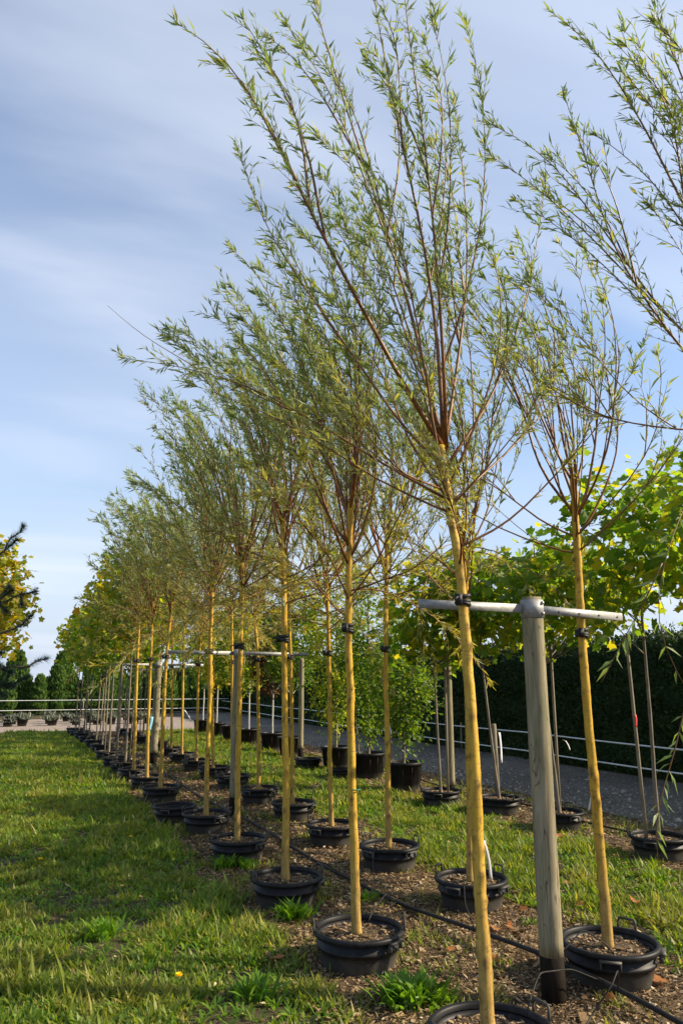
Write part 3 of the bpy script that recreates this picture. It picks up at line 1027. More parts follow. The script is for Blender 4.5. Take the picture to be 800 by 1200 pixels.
for i, s in enumerate(right_rows):
    rng = np.random.default_rng(200 + i)
    x, y = s['b']
    z0 = SOIL - .02
    if i == 0:
        lab = 'golden-barked willow trailing a drooping leafy shoot beside the roadside maples'
    elif i == 1:
        lab = 'golden-barked willow with bare spreading branches tied behind the right end of the steel crossbar'
    else:
        lab = f'golden-barked willow in the row nearer the road, {ORD[i - 1]} along from the thick crossbar post'
    root = thing('willow_tree', lab, 'tree', (x, y, z0), 0, 'young willows in the row nearer the road')
    if s['head'] is None:
        head = at(908, 395, 2.25) - np.array([x, y, z0])
        given = [([at(*q) for q in P], r) for P, r in R0]
        n_leaves += willow(root, (0, 0, 0), head, s['r'], 70, rng, limbs=5, given=given, low=2, tie=1.92, leaf=.052, bare=.18, leafmul=.9)
        hang_root = root
    else:
        mid = at(*s['tie']) - np.array([x, y, z0])
        head = at(*s['head']) - np.array([x, y, z0])
        far = i > 4
        n_leaves += willow(root, (0, 0, 0), head, s['r'], 70 + i, rng, limbs=(11 if i == 1 else 13) if not far else 10, low=5, mid=mid, tie=1.88,
                           leaf=.06 if not far else .075, leafmul=(.62 if i == 1 else .9) if not far else .7, twig_step=(.14 if i == 1 else .095) if not far else .11, rings=90 if not far else 50,
                           sides=12 if not far else 8, limb_len=(1.3, 2.2), bare=.34 if i == 1 else .25, spread=1.15, droop=0 if i == 1 else 6)
    tub(x + .01, y, f'black plastic tub of the {ORD[i]} willow in the row nearer the road', rng.normal(0, .3) if i != 1 else .25, 'tubs of the row nearer the road', SOIL,
        handles=(12, 128), grips=(300, 215))

# drooping shoot of that willow, its leaves each a leaf
rng = np.random.default_rng(77)
LM = make_mesh('leaf', WL_V * np.array([1.1, 1, 1]), WL_F, M['willow_leaf_single'])
hang = [
    [(900, 430, 2.2), (850, 480, 2.1), (805, 585, 2.05), (782, 640, 2.0), (768, 700, 2.0), (768, 740, 2.0), (790, 785, 2.0), (806, 812, 2.0)],
    [(775, 660, 2.0), (757, 700, 2.02), (738, 735, 2.05), (722, 765, 2.08), (704, 800, 2.1)],
    [(806, 812, 2.0), (790, 880, 2.0), (775, 930, 2.0), (768, 975, 2.0), (771, 1016, 2.0)],
]
base_l = np.array(hang_root.location)
for hi, pl in enumerate(hang):
    P = resample([at(*q) for q in pl], 22)
    b = obj('drooping_shoot', MB().tube(P - base_l, np.linspace(.0045 if hi == 0 else .0028, .001, 22), 5).build('drooping_shoot', M['willow_twig'], True), hang_root)
    T = nrm(np.gradient(P, axis=0))
    for k in range(26 if hi == 0 else 22):
        i = int(np.interp(k / 25, [0, 1], [8 if hi == 0 else 3, 21]))
        o = rand_unit(rng, 1)[0]
        o = nrm(o - T[i] * np.dot(o, T[i]))
        d = nrm(T[i] * .8 + o * rng.uniform(.4, .9))
        lf = obj('leaf', LM, b)
        s_ = .075 * rng.uniform(.6, 1.15)
        y_ax = Vector(d)
        z_ax = Vector(nrm(rng.normal(0, 1, 3) + Z))
        x_ax = y_ax.cross(z_ax).normalized()
        z_ax = x_ax.cross(y_ax)
        from mathutils import Matrix
        mt = Matrix((x_ax, y_ax, z_ax)).transposed().to_4x4()
        mt.translation = Vector(P[i] - base_l)
        lf.matrix_local = mt @ Matrix.Scale(s_, 4)

print('willow leaves', n_leaves)


# ------------------------------------------------------------------ maples and other trees
def crown(rng, c, rad, n_clump, per, sig, size, tv, tf, m, shape='egg', up=.7, droop=.3):
    pts = []
    ends = []
    while len(ends) < n_clump:
        q = rng.uniform(-1, 1, 3)
        rr = np.linalg.norm(q)
        if rr > 1 or rr < .35:
            continue
        if shape == 'egg':
            w = 1 - .35 * max(0, q[2])
        elif shape == 'vase':
            w = .55 + .45 * (q[2] + 1) / 1.4 if q[2] < .4 else 1.0
        elif shape == 'cone':
            w = .05 + .95 * (1 - (q[2] + 1) / 2)
            rr2 = math.hypot(q[0], q[1])
            if rr2 < .3:
                continue
        else:
            w = 1
        ends.append(np.array(c) + np.array([q[0] * rad[0] * w, q[1] * rad[1] * w, q[2] * rad[2]]))
    ends = np.array(ends)
    P = (ends[:, None] + rng.normal(0, 1, (n_clump, per, 3)) * np.array(sig)).reshape(-1, 3)
    n = len(P)
    out_ = nrm(P - np.array(c))
    az = rng.uniform(0, 6.283, n)
    D = nrm(np.stack([np.cos(az), np.sin(az), -droop + rng.normal(0, .45, n)], -1) + out_ * .4)
    Nn = nrm(Z * up + out_ * .5 + rng.normal(0, .75, (n, 3)))
    s = size * rng.lognormal(0, .25, n)
    return ends, P, D, Nn, s


LEAF_MAPLE = make_mesh('leaf', ML_V, ML_F, M['maple_leaf'])


def broad_tree(root, h0, top, c, rad, bark, leafm, tv, tf, seed, n_clump=42, per=30, sig=.11, size=.10, r0=.02, shape='egg', singles=0, single_mesh=None, stem_dx=(0, 0), limbs=14, up=.7, single_branches=False):
    rng = np.random.default_rng(seed)
    me, C = trunk_mesh('trunk', [(0, 0, 0), (stem_dx[0] * .5, stem_dx[1] * .5, h0 * .5), (stem_dx[0], stem_dx[1], h0), (stem_dx[0], stem_dx[1], top)], r0, r0 * .35, 40, 8, seed, bark, 10)
    obj('trunk', me, root)
    ends, P, D, Nn, s = crown(rng, c, rad, n_clump, per, sig, size, tv, tf, leafm, shape, up)
    mb = MB()
    for k in rng.permutation(n_clump)[:limbs]:
        e = ends[k]
        zb = max(h0 * .92, min(top - .1, e[2] - np.hypot(e[0], e[1]) * .9 - .1))
        b = np.array([np.interp(zb, C[:, 2], C[:, j]) for j in range(3)])
        m_ = (b + e) / 2 + np.array([0, 0, -.06])
        pts = (resample([b, m_, e], 7), np.linspace(r0 * .38, .002, 7), 5)
        if single_branches:
            obj('branch', MB().tube(*pts).build('branch', bark, True), root)
        else:
            mb.tube(*pts)
    if not single_branches:
        obj('branches', mb.build('branches', bark, True), root)
    idx = np.arange(len(P))
    if singles:
        # the leaves on the side that faces the rows
        w = P @ np.array([-.75, -.6, .25])
        pick = np.argsort(-w + rng.uniform(0, .6, len(P)))[:singles]
        from mathutils import Matrix
        for k in pick:
            y_ax = Vector(D[k])
            x_ax = y_ax.cross(Vector(Nn[k])).normalized()
            z_ax = x_ax.cross(y_ax)
            mt = Matrix((x_ax, y_ax, z_ax)).transposed().to_4x4() @ Matrix.Scale(float(s[k]), 4)
            mt.translation = Vector(P[k])
            o = obj('leaf', single_mesh, root)
            o.matrix_local = mt
        idx = np.setdiff1d(idx, pick)
    V, F = stamp(tv, tf, P[idx], D[idx], Nn[idx], s[idx])
    obj('foliage', make_mesh('foliage', V, F, leafm), root, kind='stuff')


def stake(x, y, h, r, label, lean=(0, 0), m='stake_wood', group=None, foot=False):
    o = obj('tree_stake', MB().tube([(0, 0, -.05), (lean[0] * .5, lean[1] * .5, h / 2), (lean[0], lean[1], h - .01), (lean[0], lean[1], h)], [r, r, r, r * .8], 10).build('tree_stake', M[m], True), None, (x, y, 0))
    return tag(o, label, 'stake', group)


# roadside maples, crowns overlapping
near_maples = [(5.55, 4.25, 0), (5.54, 5.70, 220), (5.56, 7.14, 220), (5.53, 8.25, 180), (5.15, 9.03, 140)]
for i, (x, y, sg) in enumerate(near_maples):
    z0 = .14
    lab = f'roadside maple with broad yellow-green crown, {ORD[i]} along from the drooping willow shoot'
    root = thing('maple_tree', lab, 'tree', (x, y, z0), 0, 'maples along the road')
    tall = (2.75, 2.72, 2.5, 2.5, 2.4)[i]
    broad_tree(root, 1.75, tall + .55, (0, 0, tall), ((.95, .95, .85), (.95, .95, .82), (.85, .9, .72), (.8, .85, .7), (.75, .8, .65))[i], M['maple_bark'], M['maple_leaf'], ML_V, ML_F, 300 + i,
               n_clump=58, per=26, sig=.13, size=.088, r0=.02, shape='egg', singles=sg, single_mesh=LEAF_MAPLE, single_branches=True, stem_dx=((.05, -.02), (-.06, -.1), (-.1, .05), (-.14, .06), (-.03, .05))[i])
    tub(x, y, f'black tub of the {ORD[i]} maple along the road', 1.0 + i, 'tubs of the roadside maples', SOIL)
    dx, dy = ((.1, 0), (-.09, .05), (.07, .08), (.09, .05), (.05, -.1))[i]
    if i != 3:
        stake(x + dx, y + dy, 2.0, .016, f'thin grey stake standing in the tub of the {ORD[i]} roadside maple', (.02 - .05 * (i == 1), .02), 'stake_wood', 'thin stakes in the roadside tubs')
_g = on_ground(583, 932)
stake(_g[0], _g[1], .98, .036, 'short round timber stake with a white tag beside the fourth roadside maple', (-.02, .0))

# lime green maples at the far end of the rows
far_spots = [(1.75, 14.22), (1.69, 15.04), (1.68, 16.41), (1.72, 18.27), (1.70, 19.59), (1.62, 20.75), (1.60, 22.34), (1.53, 23.3), (1.50, 24.5), (2.95, 18.4), (2.90, 20.29), (2.86, 22.0), (2.84, 23.6)]
protos = []
for k in range(3):
    root = thing('maple_tree', '', 'tree', (0, 0, 0), 0, 'lime green maples at the far end of the rows')
    broad_tree(root, 1.75, 3.3, (0, 0, 2.75), (.62, .62, .95), M['maple_bark'], M['maple_leaf'] if k != 1 else M['maple_yellow'], ML_V, ML_F, 330 + k, n_clump=46, per=20, sig=.12, size=.10, r0=.022, shape='egg', limbs=12)
    protos.append(root)
rr = random.Random(5)
used = [False] * 3
for i, (x, y) in enumerate(far_spots):
    k = i % 3 if i != 4 else 0
    if k == 1 and i not in (1, 7):
        k = 2
    s = rr.uniform(.92, 1.1)
    if not used[k]:
        o = protos[k]
        used[k] = True
        o.location = (x, y, SOIL - .02)
        o.rotation_euler = (0, 0, rr.uniform(0, 6.28))
        o.scale = (s, s, s)
    else:
        o = copy_tree(protos[k], (x, y, SOIL - .02), rr.uniform(0, 6.28), (s, s, s))
    row = 'lawn-side row' if i < 9 else 'second row'
    j = i if i < 9 else i - 9
    o['label'] = f'slender lime green maple past the willows, {ORD[j]} maple of the {row}'
    tub(x, y, f'black tub of the {ORD[j]} maple past the willows in the {row}', rr.uniform(0, 6), 'tubs of the far maples')
    if i % 2 == 0:
        stake(x + rr.uniform(-.09, .09), y + .1, 1.95, .013, f'pale thin stake beside the {ORD[j]} maple of the {row}', (rr.uniform(-.06, .06), 0), 'stake_wood', 'stakes of the far maples')

# ------------------------------------------------------------------ big pots with shrubs along the road
def big_pot_mesh():
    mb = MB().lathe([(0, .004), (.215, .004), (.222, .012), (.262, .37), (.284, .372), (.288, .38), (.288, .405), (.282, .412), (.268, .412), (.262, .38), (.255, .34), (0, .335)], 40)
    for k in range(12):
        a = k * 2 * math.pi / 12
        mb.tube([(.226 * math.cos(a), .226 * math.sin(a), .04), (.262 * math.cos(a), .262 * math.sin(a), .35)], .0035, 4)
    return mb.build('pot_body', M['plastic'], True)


BIG = big_pot_mesh()
shrubs = [  # x, y, height, radius, kind
    (5.34, 10.45, 2.3, .52, 'vase', 'shrub_leaf', 'leafy glossy green'),
    (5.45, 11.95, 3.6, .66, 'vase', 'shrub_leaf', 'tall leafy green'),
    (5.40, 13.3, 4.2, .70, 'vase', 'maple_leaf', 'tall bright green'),
    (5.40, 15.9, 3.9, .62, 'egg', 'shrub_leaf', 'tall dense green'),
    (5.42, 17.3, 3.3, .55, 'egg', 'red_leaf', 'dark reddish-leaved'),
    (5.30, 18.9, 3.9, .66, 'egg', 'maple_leaf', 'tall pale-stemmed lime green'),
    (5.25, 20.4, 3.8, .66, 'egg', 'shrub_leaf', 'pale-stemmed green'),
    (5.20, 22.0, 3.9, .66, 'egg', 'maple_yellow', 'pale-stemmed yellowing'),
    (5.15, 23.6, 3.8, .66, 'egg', 'shrub_leaf', 'slender pale-stemmed green'),
]
for i, (x, y, h, rd, shp, lm, desc) in enumerate(shrubs):
    t_ = thing('large_pot', f'large deep black pot of the {ORD[i]} potted shrub past the roadside maples', 'pot', (x, y, 0), i * .7, 'large pots along the road')
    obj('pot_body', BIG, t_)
    s_ = obj('soil', TUB['soil'], t_, (0, 0, .345))
    s_.scale = (1.14, 1.14, 1)
    root = thing('potted_shrub', f'{desc} shrub in the {ORD[i]} large black pot along the road', 'shrub', (x, y, .34), 0, 'potted shrubs along the road')
    clear = .3 if shp == 'vase' else 1.0
    hh = h - .34
    broad_tree(root, clear, hh * .93, (0, 0, (clear + hh) / 2 + .02), (rd, rd, (hh - clear) / 2 + .05), M['maple_bark'] if i < 3 else M['pale_bark'], M[lm], OV_V, OV_F, 360 + i,
               n_clump=int(85 * h / 2.5), per=46 if i < 3 else 34, sig=.10, size=.062 if i < 3 else .085, r0=.024, shape=shp, limbs=26, up=.5, single_branches=i < 3)
    if i in (0, 1):
        stake(x - .16, y - .05, 1.15, .012, f'slanting pale cane in the {ORD[i]} large pot along the road', (-.12, 0), 'stake_wood', 'canes in the large pots')
tub(4.95, 13.6, 'empty low tub beside the large pots on the grass verge', .3, None, filled=False, scale=.95)
tub(4.98, 12.1, 'low tub standing in front of the second large pot', 1.3, None, filled=False, scale=.8)


# ------------------------------------------------------------------ support posts and crossbars
def support_post(x, y, h, label, bar=None, r=.06, z_bar=1.99, hardware=True, group='timber support posts'):
    root = thing('support_post', label, 'post', (x, y, 0), 0, group)
    mb = MB()
    rng = np.random.default_rng(int(x * 100 + y * 10))
    zs = np.linspace(.22, h, 26)
    P = np.stack([np.zeros(26), np.zeros(26), zs], -1)
    rad = r * (1.03 - .05 * (zs / h)) * (1 + rng.normal(0, .006, 26))
    rad[-1] *= .93
    mb.tube(P, rad, 20)
    obj('timber', mb.build('timber', M['post_wood'], True), root)
    mb = MB().tube([(0, 0, -.1), (0, 0, .1), (0, 0, .225)], [r * 1.03, r * 1.035, r * 1.03], 20)
    obj('tarred_foot', mb.build('tarred_foot', M['charred'], True), root)
    if bar:
        (bx0, by0), (bx1, by1) = bar
        if hardware:
            col_ = obj('collar', MB().lathe([(r * 1.0, z_bar - .052), (r * 1.07, z_bar - .052), (r * 1.07, z_bar + .048), (r * 1.0, z_bar + .048)], 24).build('collar', M['steel'], True), root)
            for dz in (-.03, .03):
                for a in (-1.15,):
                    bm = MB().box((math.cos(a) * r * 1.10, math.sin(a) * r * 1.10, z_bar + dz), (.014, .016, .016), a)
                    obj('bolt', bm.build('bolt', M['bolt']), col_)
        a = math.atan2(by1 - by0, bx1 - bx0)
        for (ex, ey) in ((bx0, by0), (bx1, by1)):
            ln = math.hypot(ex - x, ey - y) - r * .9
            ux, uy = (ex - x) / (ln + r * .9), (ey - y) / (ln + r * .9)
            cx, cy = ux * (r * .9 + ln / 2), uy * (r * .9 + ln / 2)
            rot_ = math.atan2(uy, ux)
            sg = 1 if ux > 0 else -1
            mb = MB().box((cx, cy, z_bar), (ln, .004, .046), rot_)
            for e_ in (-1, 1):
                mb.box((cx - uy * sg * .0125, cy + ux * sg * .0125, z_bar + e_ * .0208), (ln - .004, .021, .004), rot_)
            b = obj('crossbar', mb.build('crossbar', M['steel']), root)
            for q in np.arange(.18, ln, .2):
                hb = MB().tube([(ux * (r + q) + uy * .0045, uy * (r + q) - ux * .0045, z_bar - .004), (ux * (r + q) + uy * .0065, uy * (r + q) - ux * .0065, z_bar - .004)], .006, 8)
                obj('bolt_hole', hb.build('bolt_hole', M['rubber']), b)
    return root


support_post(2.62, 3.50, 2.06, 'thick weathered timber post carrying a galvanised collar and long steel crossbar', ((1.88, 3.475), (3.49, 3.735)), z_bar=1.995)
support_post(2.44, 9.28, 2.0, 'second timber support post with crossbar, between the willow rows', ((1.55, 9.2), (3.42, 9.4)), z_bar=1.93, r=.055)
support_post(2.42, 15.38, 2.0, 'third timber support post with crossbar, farthest along between the rows', ((1.45, 15.3), (3.35, 15.5)), z_bar=1.9, r=.07)
support_post(2.40, 21.4, 1.95, 'slim far timber support post among the lime green maples', ((1.45, 21.3), (3.3, 21.5)), z_bar=1.88, r=.05)
support_post(5.42, 9.22, 2.06, 'timber post standing alone behind the leaning willow near the road', r=.052)
support_post(5.38, 15.2, 2.06, 'timber post by the road in front of the reddish potted shrub', r=.055)


# ------------------------------------------------------------------ irrigation hoses
def hose(name, label, pts, r, m='hose', cat='hose', group=None, n=120):
    P = resample(pts, n)
    o = obj(name, MB().tube(P, r, 8).build(name, M[m], True))
    return tag(o, label, cat, group)


hose('irrigation_hose', 'thick black irrigation hose running between the two willow rows',
     [(2.93, 2.2, .03), (2.93, 2.9, .05), (2.86, 3.35, .10), (2.78, 3.75, .12), (2.72, 4.4, .08), (2.62, 5.2, .03), (2.52, 6.6, .025), (2.5, 8.4, .04), (2.40, 9.6, .05), (2.36, 11, .025), (2.4, 15, .025), (2.35, 24, .025)], .013)
hose('irrigation_hose', 'black irrigation hose lying along the roadside tubs',
     [(5.9, 3.5, .03), (5.95, 5.0, .03), (6.0, 6.15, .05), (5.98, 7.3, .03), (6.05, 8.4, .05), (5.9, 9.8, .03), (5.95, 11.2, .05), (5.85, 14, .03), (5.8, 24, .03)], .011)
rng = np.random.default_rng(8)
dr = [((2.72, 4.4, .09), (3.12, 5.08, .18), 'second'), ((2.80, 3.6, .12), (3.0, 3.5, .19), 'right crossbar'), ((2.62, 5.2, .04), (2.02, 4.45, .19), 'second lawn-row'), ((2.84, 3.42, .10), (2.1, 3.0, .2), 'leaning'), ((2.6, 5.6, .03), (2.98, 6.3, .19), 'third'), ((2.55, 6.2, .03), (2.0, 5.75, .19), 'third lawn-row')]
for a, b, w in dr:
    a = np.array(a)
    b = np.array(b)
    mid1 = a + (b - a) * .35 + np.array([rng.normal(0, .06), rng.normal(0, .06), .06])
    mid2 = a + (b - a) * .7 + np.array([rng.normal(0, .05), rng.normal(0, .05), .12])
    hose('drip_tube', f'thin looping drip tube from the hose to the {w} willow tub', [a, mid1, mid2, b + np.array([0, 0, .02]), b], .0035, cat='tube', group='drip tubes', n=30)
hose('drip_tube', 'grey drip tube arching up beside the foot of the thick crossbar post',
     [(2.86, 3.30, .10), (2.80, 3.22, .22), (2.72, 3.18, .17), (2.6, 3.2, .05), (2.45, 3.1, .02)], .004, cat='tube', group='drip tubes', n=30)


# ------------------------------------------------------------------ plant tags
def plant_tag(x, y, z, label, m='tag_white', h=.17, w=.018, lean=(.03, .0), rot=0.0):
    c, s = math.cos(rot), math.sin(rot)
    V = []
    for k in range(7):
        u = k / 6
        cx, cy = lean[0] * u + .006 * math.sin(u * 4), lean[1] * u
        for e in (-1, 1):
            for th in (-.0008, .0008):
                V.append([cx + e * w / 2 * c - th * s, cy + e * w / 2 * s + th * c, -h * u])
    Q = []
    for k in range(6):
        b = k * 4
        for p, q in ((0, 1), (1, 3), (3, 2), (2, 0)):
            Q.append([b + p, b + q, b + 4 + q, b + 4 + p])
    Q += [[0, 2, 3, 1], [24, 25, 27, 26]]
    mb = MB()
    mb.add(V, Q)
    # loop round the stem
    mb.tube([(0, 0, -.004), (-.012, .012, .008), (-.03, .02, .006)], .0015, 4)
    return tag(obj('plant_tag', mb.build('plant_tag', M[m]), None, (x, y, z)), label, 'tag')


def tag_at(px, py, Y, *a, **k):
    P = at(px, py, Y)
    return plant_tag(P[0], P[1], P[2], *a, **k)


tag_at(566, 985, 3.05, 'clear greyish strip tag hanging on the leaning willow trunk', m='tag_grey', h=.17, lean=(.05, .02), w=.015)
tag_at(693, 915, 3.66, 'white strip tag hanging on the willow tied to the right end of the crossbar', h=.16, lean=(-.03, 0), w=.014)
plant_tag(_g[0] + .05, _g[1] - .03, .86, 'long white tag on the short timber stake', h=.42, lean=(.02, 0), w=.035)
tag_at(744, 838, 5.66, 'small red tag on the stake of the second roadside maple', 'tag_red', h=.11, lean=(0, 0), w=.02)
tag_at(662, 868, 7.1, 'small white slip on the third roadside maple', h=.10, lean=(.06, 0), w=.014)
tag_at(216, 832, 14.0, 'white slip fluttering on a far willow of the second row', h=.2, lean=(.14, 0), w=.03)
tag_at(178, 840, 12.0, 'pale blue slip on a far willow beside the lawn', 'tag_blue', h=.2, lean=(-.03, 0), w=.05)
tag_at(453, 845, 6.34, 'pale slip on the third willow nearer the road', h=.12, lean=(.05, 0), w=.013)
# green tape round the second lawn-row trunk
_P = at(416.2, 925, 4.35)
_a = np.linspace(0, 2 * np.pi, 16, endpoint=False)
tag(obj('trunk_tape', MB().tube(np.stack([.031 * np.cos(_a), .031 * np.sin(_a), 0 * _a], -1), .004, 6, closed=True).build('trunk_tape', M['green_tie'], True), None, tuple(_P)),
    'thin green tape tied low round the second willow beside the lawn', 'tape')

# ------------------------------------------------------------------ fence
FX = 9.25
fence = thing('wire_fence', 'low two-wire fence along the road in front of the dark hedge', 'fence', (FX, 0, 0))
for z in (.24, .59):
    ys = np.linspace(-4, 60, 100)
    sag = -.02 * np.sin((ys % 6.4) / 6.4 * np.pi)
    obj('wire', MB().tube(np.stack([0 * ys, ys, z + sag], -1), .014, 6).build('wire', M['wire'], True), fence)
for k in range(10):
    pm = MB().tube([(0, 0, -.05), (0, 0, .66)], .02, 8)
    obj('fence_post', pm.build('fence_post', M['stake_wood'], True), fence, (.02, -4 + 6.4 * k + .05, 0))
f2 = thing('wire_fence', 'low two-wire fence across the end of the yard in front of the cypresses', 'fence', (0, 36.5, 0))
for z in (.30, .72):
    xs = np.linspace(-16, 9.2, 60)
    obj('wire', MB().tube(np.stack([xs, 0 * xs, np.full(60, z)], -1), .014, 6).build('wire', M['wire'], True), f2)
for k in range(5):
    obj('fence_post', MB().tube([(0, 0, -.05), (0, 0, .8)], .025, 8).build('fence_post', M['stake_wood'], True), f2, (-14 + 5.5 * k, .03, 0))

# ------------------------------------------------------------------ hedge
rng = np.random.default_rng(31)
hedge = thing('hedge', 'tall dense dark green clipped hedge on the far side of the road', 'hedge', (9.85, 0, 0))
HH = 2.36
mb = MB()
ys = np.linspace(-6, 62, 60)
prof = [(0, .02), (.05, .8), (.04, 1.7), (.12, HH - .12), (.3, HH - .05), (1.1, HH - .06), (1.3, 0)]
V = np.array([[px + rng.normal(0, .02), y, pz + (rng.normal(0, .03) if pz > 1 else 0)] for y in ys for px, pz in prof])
n_ = len(prof)
Q = [[i * n_ + j, (i + 1) * n_ + j, (i + 1) * n_ + j + 1, i * n_ + j + 1] for i in range(59) for j in range(n_ - 1)]
mb.add(V, Q)
obj('inner_mass', mb.build('inner_mass', M['hedge_leaf'], True), hedge)
Vs, Fs, n0 = [], [], 0
for (y0, y1, n, s) in ((3, 16, 42000, .06), (16, 60, 34000, .10)):
    face = rng.uniform(0, 1, n) < .78
    y = rng.uniform(y0, y1, n)
    zf = rng.uniform(0.02, HH, n)
    x = np.where(face, rng.normal(-.02, .05, n) + .05 * vnoise(y, zf, 3, 10, .5, 3), rng.uniform(0, 1.2, n))
    z = np.where(face, zf, HH - .06 + rng.normal(0, .05, n) + .05 * vnoise(y, x, 4, 10, .4, 3))
    D = nrm(rng.normal(0, .6, (n, 3)) + np.where(face[:, None], np.array([-.6, 0, .5]), np.array([0, 0, .9])))
    Nn = nrm(rng.normal(0, .6, (n, 3)) + np.where(face[:, None], np.array([-1., 0, .2]), np.array([-.2, 0, 1.])))
    sc_ = s * rng.lognormal(0, .3, n)
    V, F = stamp(OV_V, OV_F[:4] if False else OV_F, np.stack([x, y, z], -1), D, Nn, sc_)
    Vs.append(V)
    Fs.append(F + n0)
    n0 += len(V)
obj('foliage', make_mesh('foliage', np.concatenate(Vs), np.concatenate(Fs), M['hedge_leaf']), hedge, kind='stuff')

# ------------------------------------------------------------------ far cypresses
protos = []
for k in range(3):
    rng = np.random.default_rng(400 + k)
    root = thing('cypress_tree', '', 'tree', (0, 0, 0), 0, 'row of cypresses beyond the yard')
    obj('trunk', MB().tube([(0, 0, -.02), (0, 0, 1.0), (0, 0, 1.6)], [.05, .035, .01], 8).build('trunk', M['dark_bark'], True), root)
    n = 4200
    h = rng.uniform(0, 1, n) ** 1.15
    a = rng.uniform(0, 6.283, n)
    rad = (.60 * (1 - h) ** .62 * (.55 + .45 * np.minimum(1, h * 5)) + .02) * rng.uniform(.72, 1.05, n) * (1 + .14 * np.sin(a * 3 + k) + .1 * np.sin(h * 30 + a * 2))
    P = np.stack([rad * np.cos(a), rad * np.sin(a), .06 + h * 1.8], -1)
    D = nrm(np.stack([np.cos(a) * .4, np.sin(a) * .4, np.ones(n)], -1) + rng.normal(0, .25, (n, 3)))
    Nn = nrm(np.stack([np.cos(a), np.sin(a), .3 * np.ones(n)], -1) + rng.normal(0, .5, (n, 3)))
    V, F = stamp(OV_V, OV_F, P, D, Nn, .14 * rng.lognormal(0, .25, n))
    obj('foliage', make_mesh('foliage', V, F, M['thuja_leaf']), root, kind='stuff')
    protos.append(root)
rr = random.Random(9)
used = [False] * 3
cx = -13.0
i = 0
while cx < 10.5:
    k = rr.randrange(3)
    s = (rr.uniform(.9, 1.15), rr.uniform(.9, 1.15), rr.uniform(.9, 1.25))
    loc = (cx, 39 + rr.uniform(-.4, .4), 0)
    if not used[k]:
        o = protos[k]
        used[k] = True
        o.location, o.scale = loc, s
        o.rotation_euler = (0, 0, rr.uniform(0, 6))
    else:
        o = copy_tree(protos[k], loc, rr.uniform(0, 6), s)
    o['label'] = 'dense green columnar cypress in the row beyond the gravel yard'
    cx += rr.uniform(.66, .86)
    i += 1
for (x, y, s) in ((-.6, 52, 1.75), (2.2, 54, 1.75), (-1.9, 50, 1.45), (5, 56, 1.6), (9, 60, 1.8), (-6, 55, 1.7)):
    o = copy_tree(protos[1], (x, y, 0), x, (s, s, s * 1.0))
    o['label'] = 'taller dark conifer peaking above the cypress row beyond the yard'
    o['group'] = 'taller conifers behind the cypress row'

# ------------------------------------------------------------------ small pots on the gravel yard
SP = MB().lathe([(0, .003), (.13, .003), (.17, .22), (.18, .222), (.18, .245), (.165, .245), (.16, .2), (0, .19)], 18).build('pot_body', M['plastic'], True)
rng = np.random.default_rng(55)
Vs, Fs, n0 = [], [], 0
P = np.stack([rng.normal(0, .09, 150), rng.normal(0, .09, 150), np.full(150, .19)], -1)
D = nrm(rng.normal(0, .5, (150, 3)) + Z)
V, F = stamp(OV_V, OV_F, P, D, rand_unit(rng, 150), rng.uniform(.06, .22, 150), rng.uniform(.05, .1, 150))
TUFT = make_mesh('foliage', V, F, M['silver_leaf'])
rr = random.Random(3)
for row in range(3):
    for k in range(12):
        x = -3.4 + k * .72 + rr.uniform(-.2, .2)
        y = 29.6 + row * 1.35 + rr.uniform(-.1, .1)
        t_ = thing('small_pot_plant', 'small black pot with a low grey-green plant on the gravel yard', 'pot plant', (x, y, 0), rr.uniform(0, 6), 'pots laid out on the gravel yard')
        s = rr.uniform(.85, 1.2)
        t_.scale = (s, s, s)
        obj('pot_body', SP, t_)
        fo = obj('foliage', TUFT, t_, kind='stuff')
        fo.scale = (1, 1, rr.uniform(.5, 1.3))

# ------------------------------------------------------------------ yellow maple and pine at the lawn's left edge
root = thing('maple_tree', 'rounded golden yellow maple behind the dark pine boughs', 'tree', (-.72, 12.6, 0))
broad_tree(root, 1.9, 3.3, (0, 0, 2.75), (.74, .74, .95), M['maple_bark'], M['maple_yellow'], ML_V, ML_F, 501, n_clump=85, per=34, sig=.12, size=.085, r0=.03, limbs=16)

pine = thing('pine_tree', 'dark pine at the lawn edge reaching needled boughs over the grass', 'tree', (-.95, 8.4, 0))
rng = np.random.default_rng(61)
me, C = trunk_mesh('trunk', [(0, 0, 0), (.02, .02, 1.5), (0, 0, 3.4)], .06, .015, 40, 10, 61, M['dark_bark'], 8)
obj('trunk', me, pine)
boughs = [[(0, 0, 1.75), (.45, -.05, 1.72), (.85, -.05, 1.72), (1.12, -.03, 1.80)],
          [(0, 0, 1.9), (.4, .05, 1.95), (.75, .1, 2.1), (.95, .1, 2.25)],
          [(0, 0, 2.2), (.35, .0, 2.3), (.7, .05, 2.4), (.98, .05, 2.52)],
          [(0, 0, 2.5), (.4, 0, 2.7), (.65, 0, 2.95), (.8, 0, 3.2)],
          [(0, 0, 1.55), (.4, .1, 1.5), (.8, .15, 1.55), (.95, .12, 1.60)]]
for a_ in range(14):
    q = rng.uniform(1.7, 4.6)
    zz = rng.uniform(.5, 3.1)
    ln = (3.5 - zz) * .3 + .2
    e = np.array([math.cos(q) * ln, math.sin(q) * ln, zz + .25])
    boughs.append([(0, 0, zz), tuple(e * .5 + np.array([0, 0, zz * .5])), tuple(e)])
lp, ld = [], []
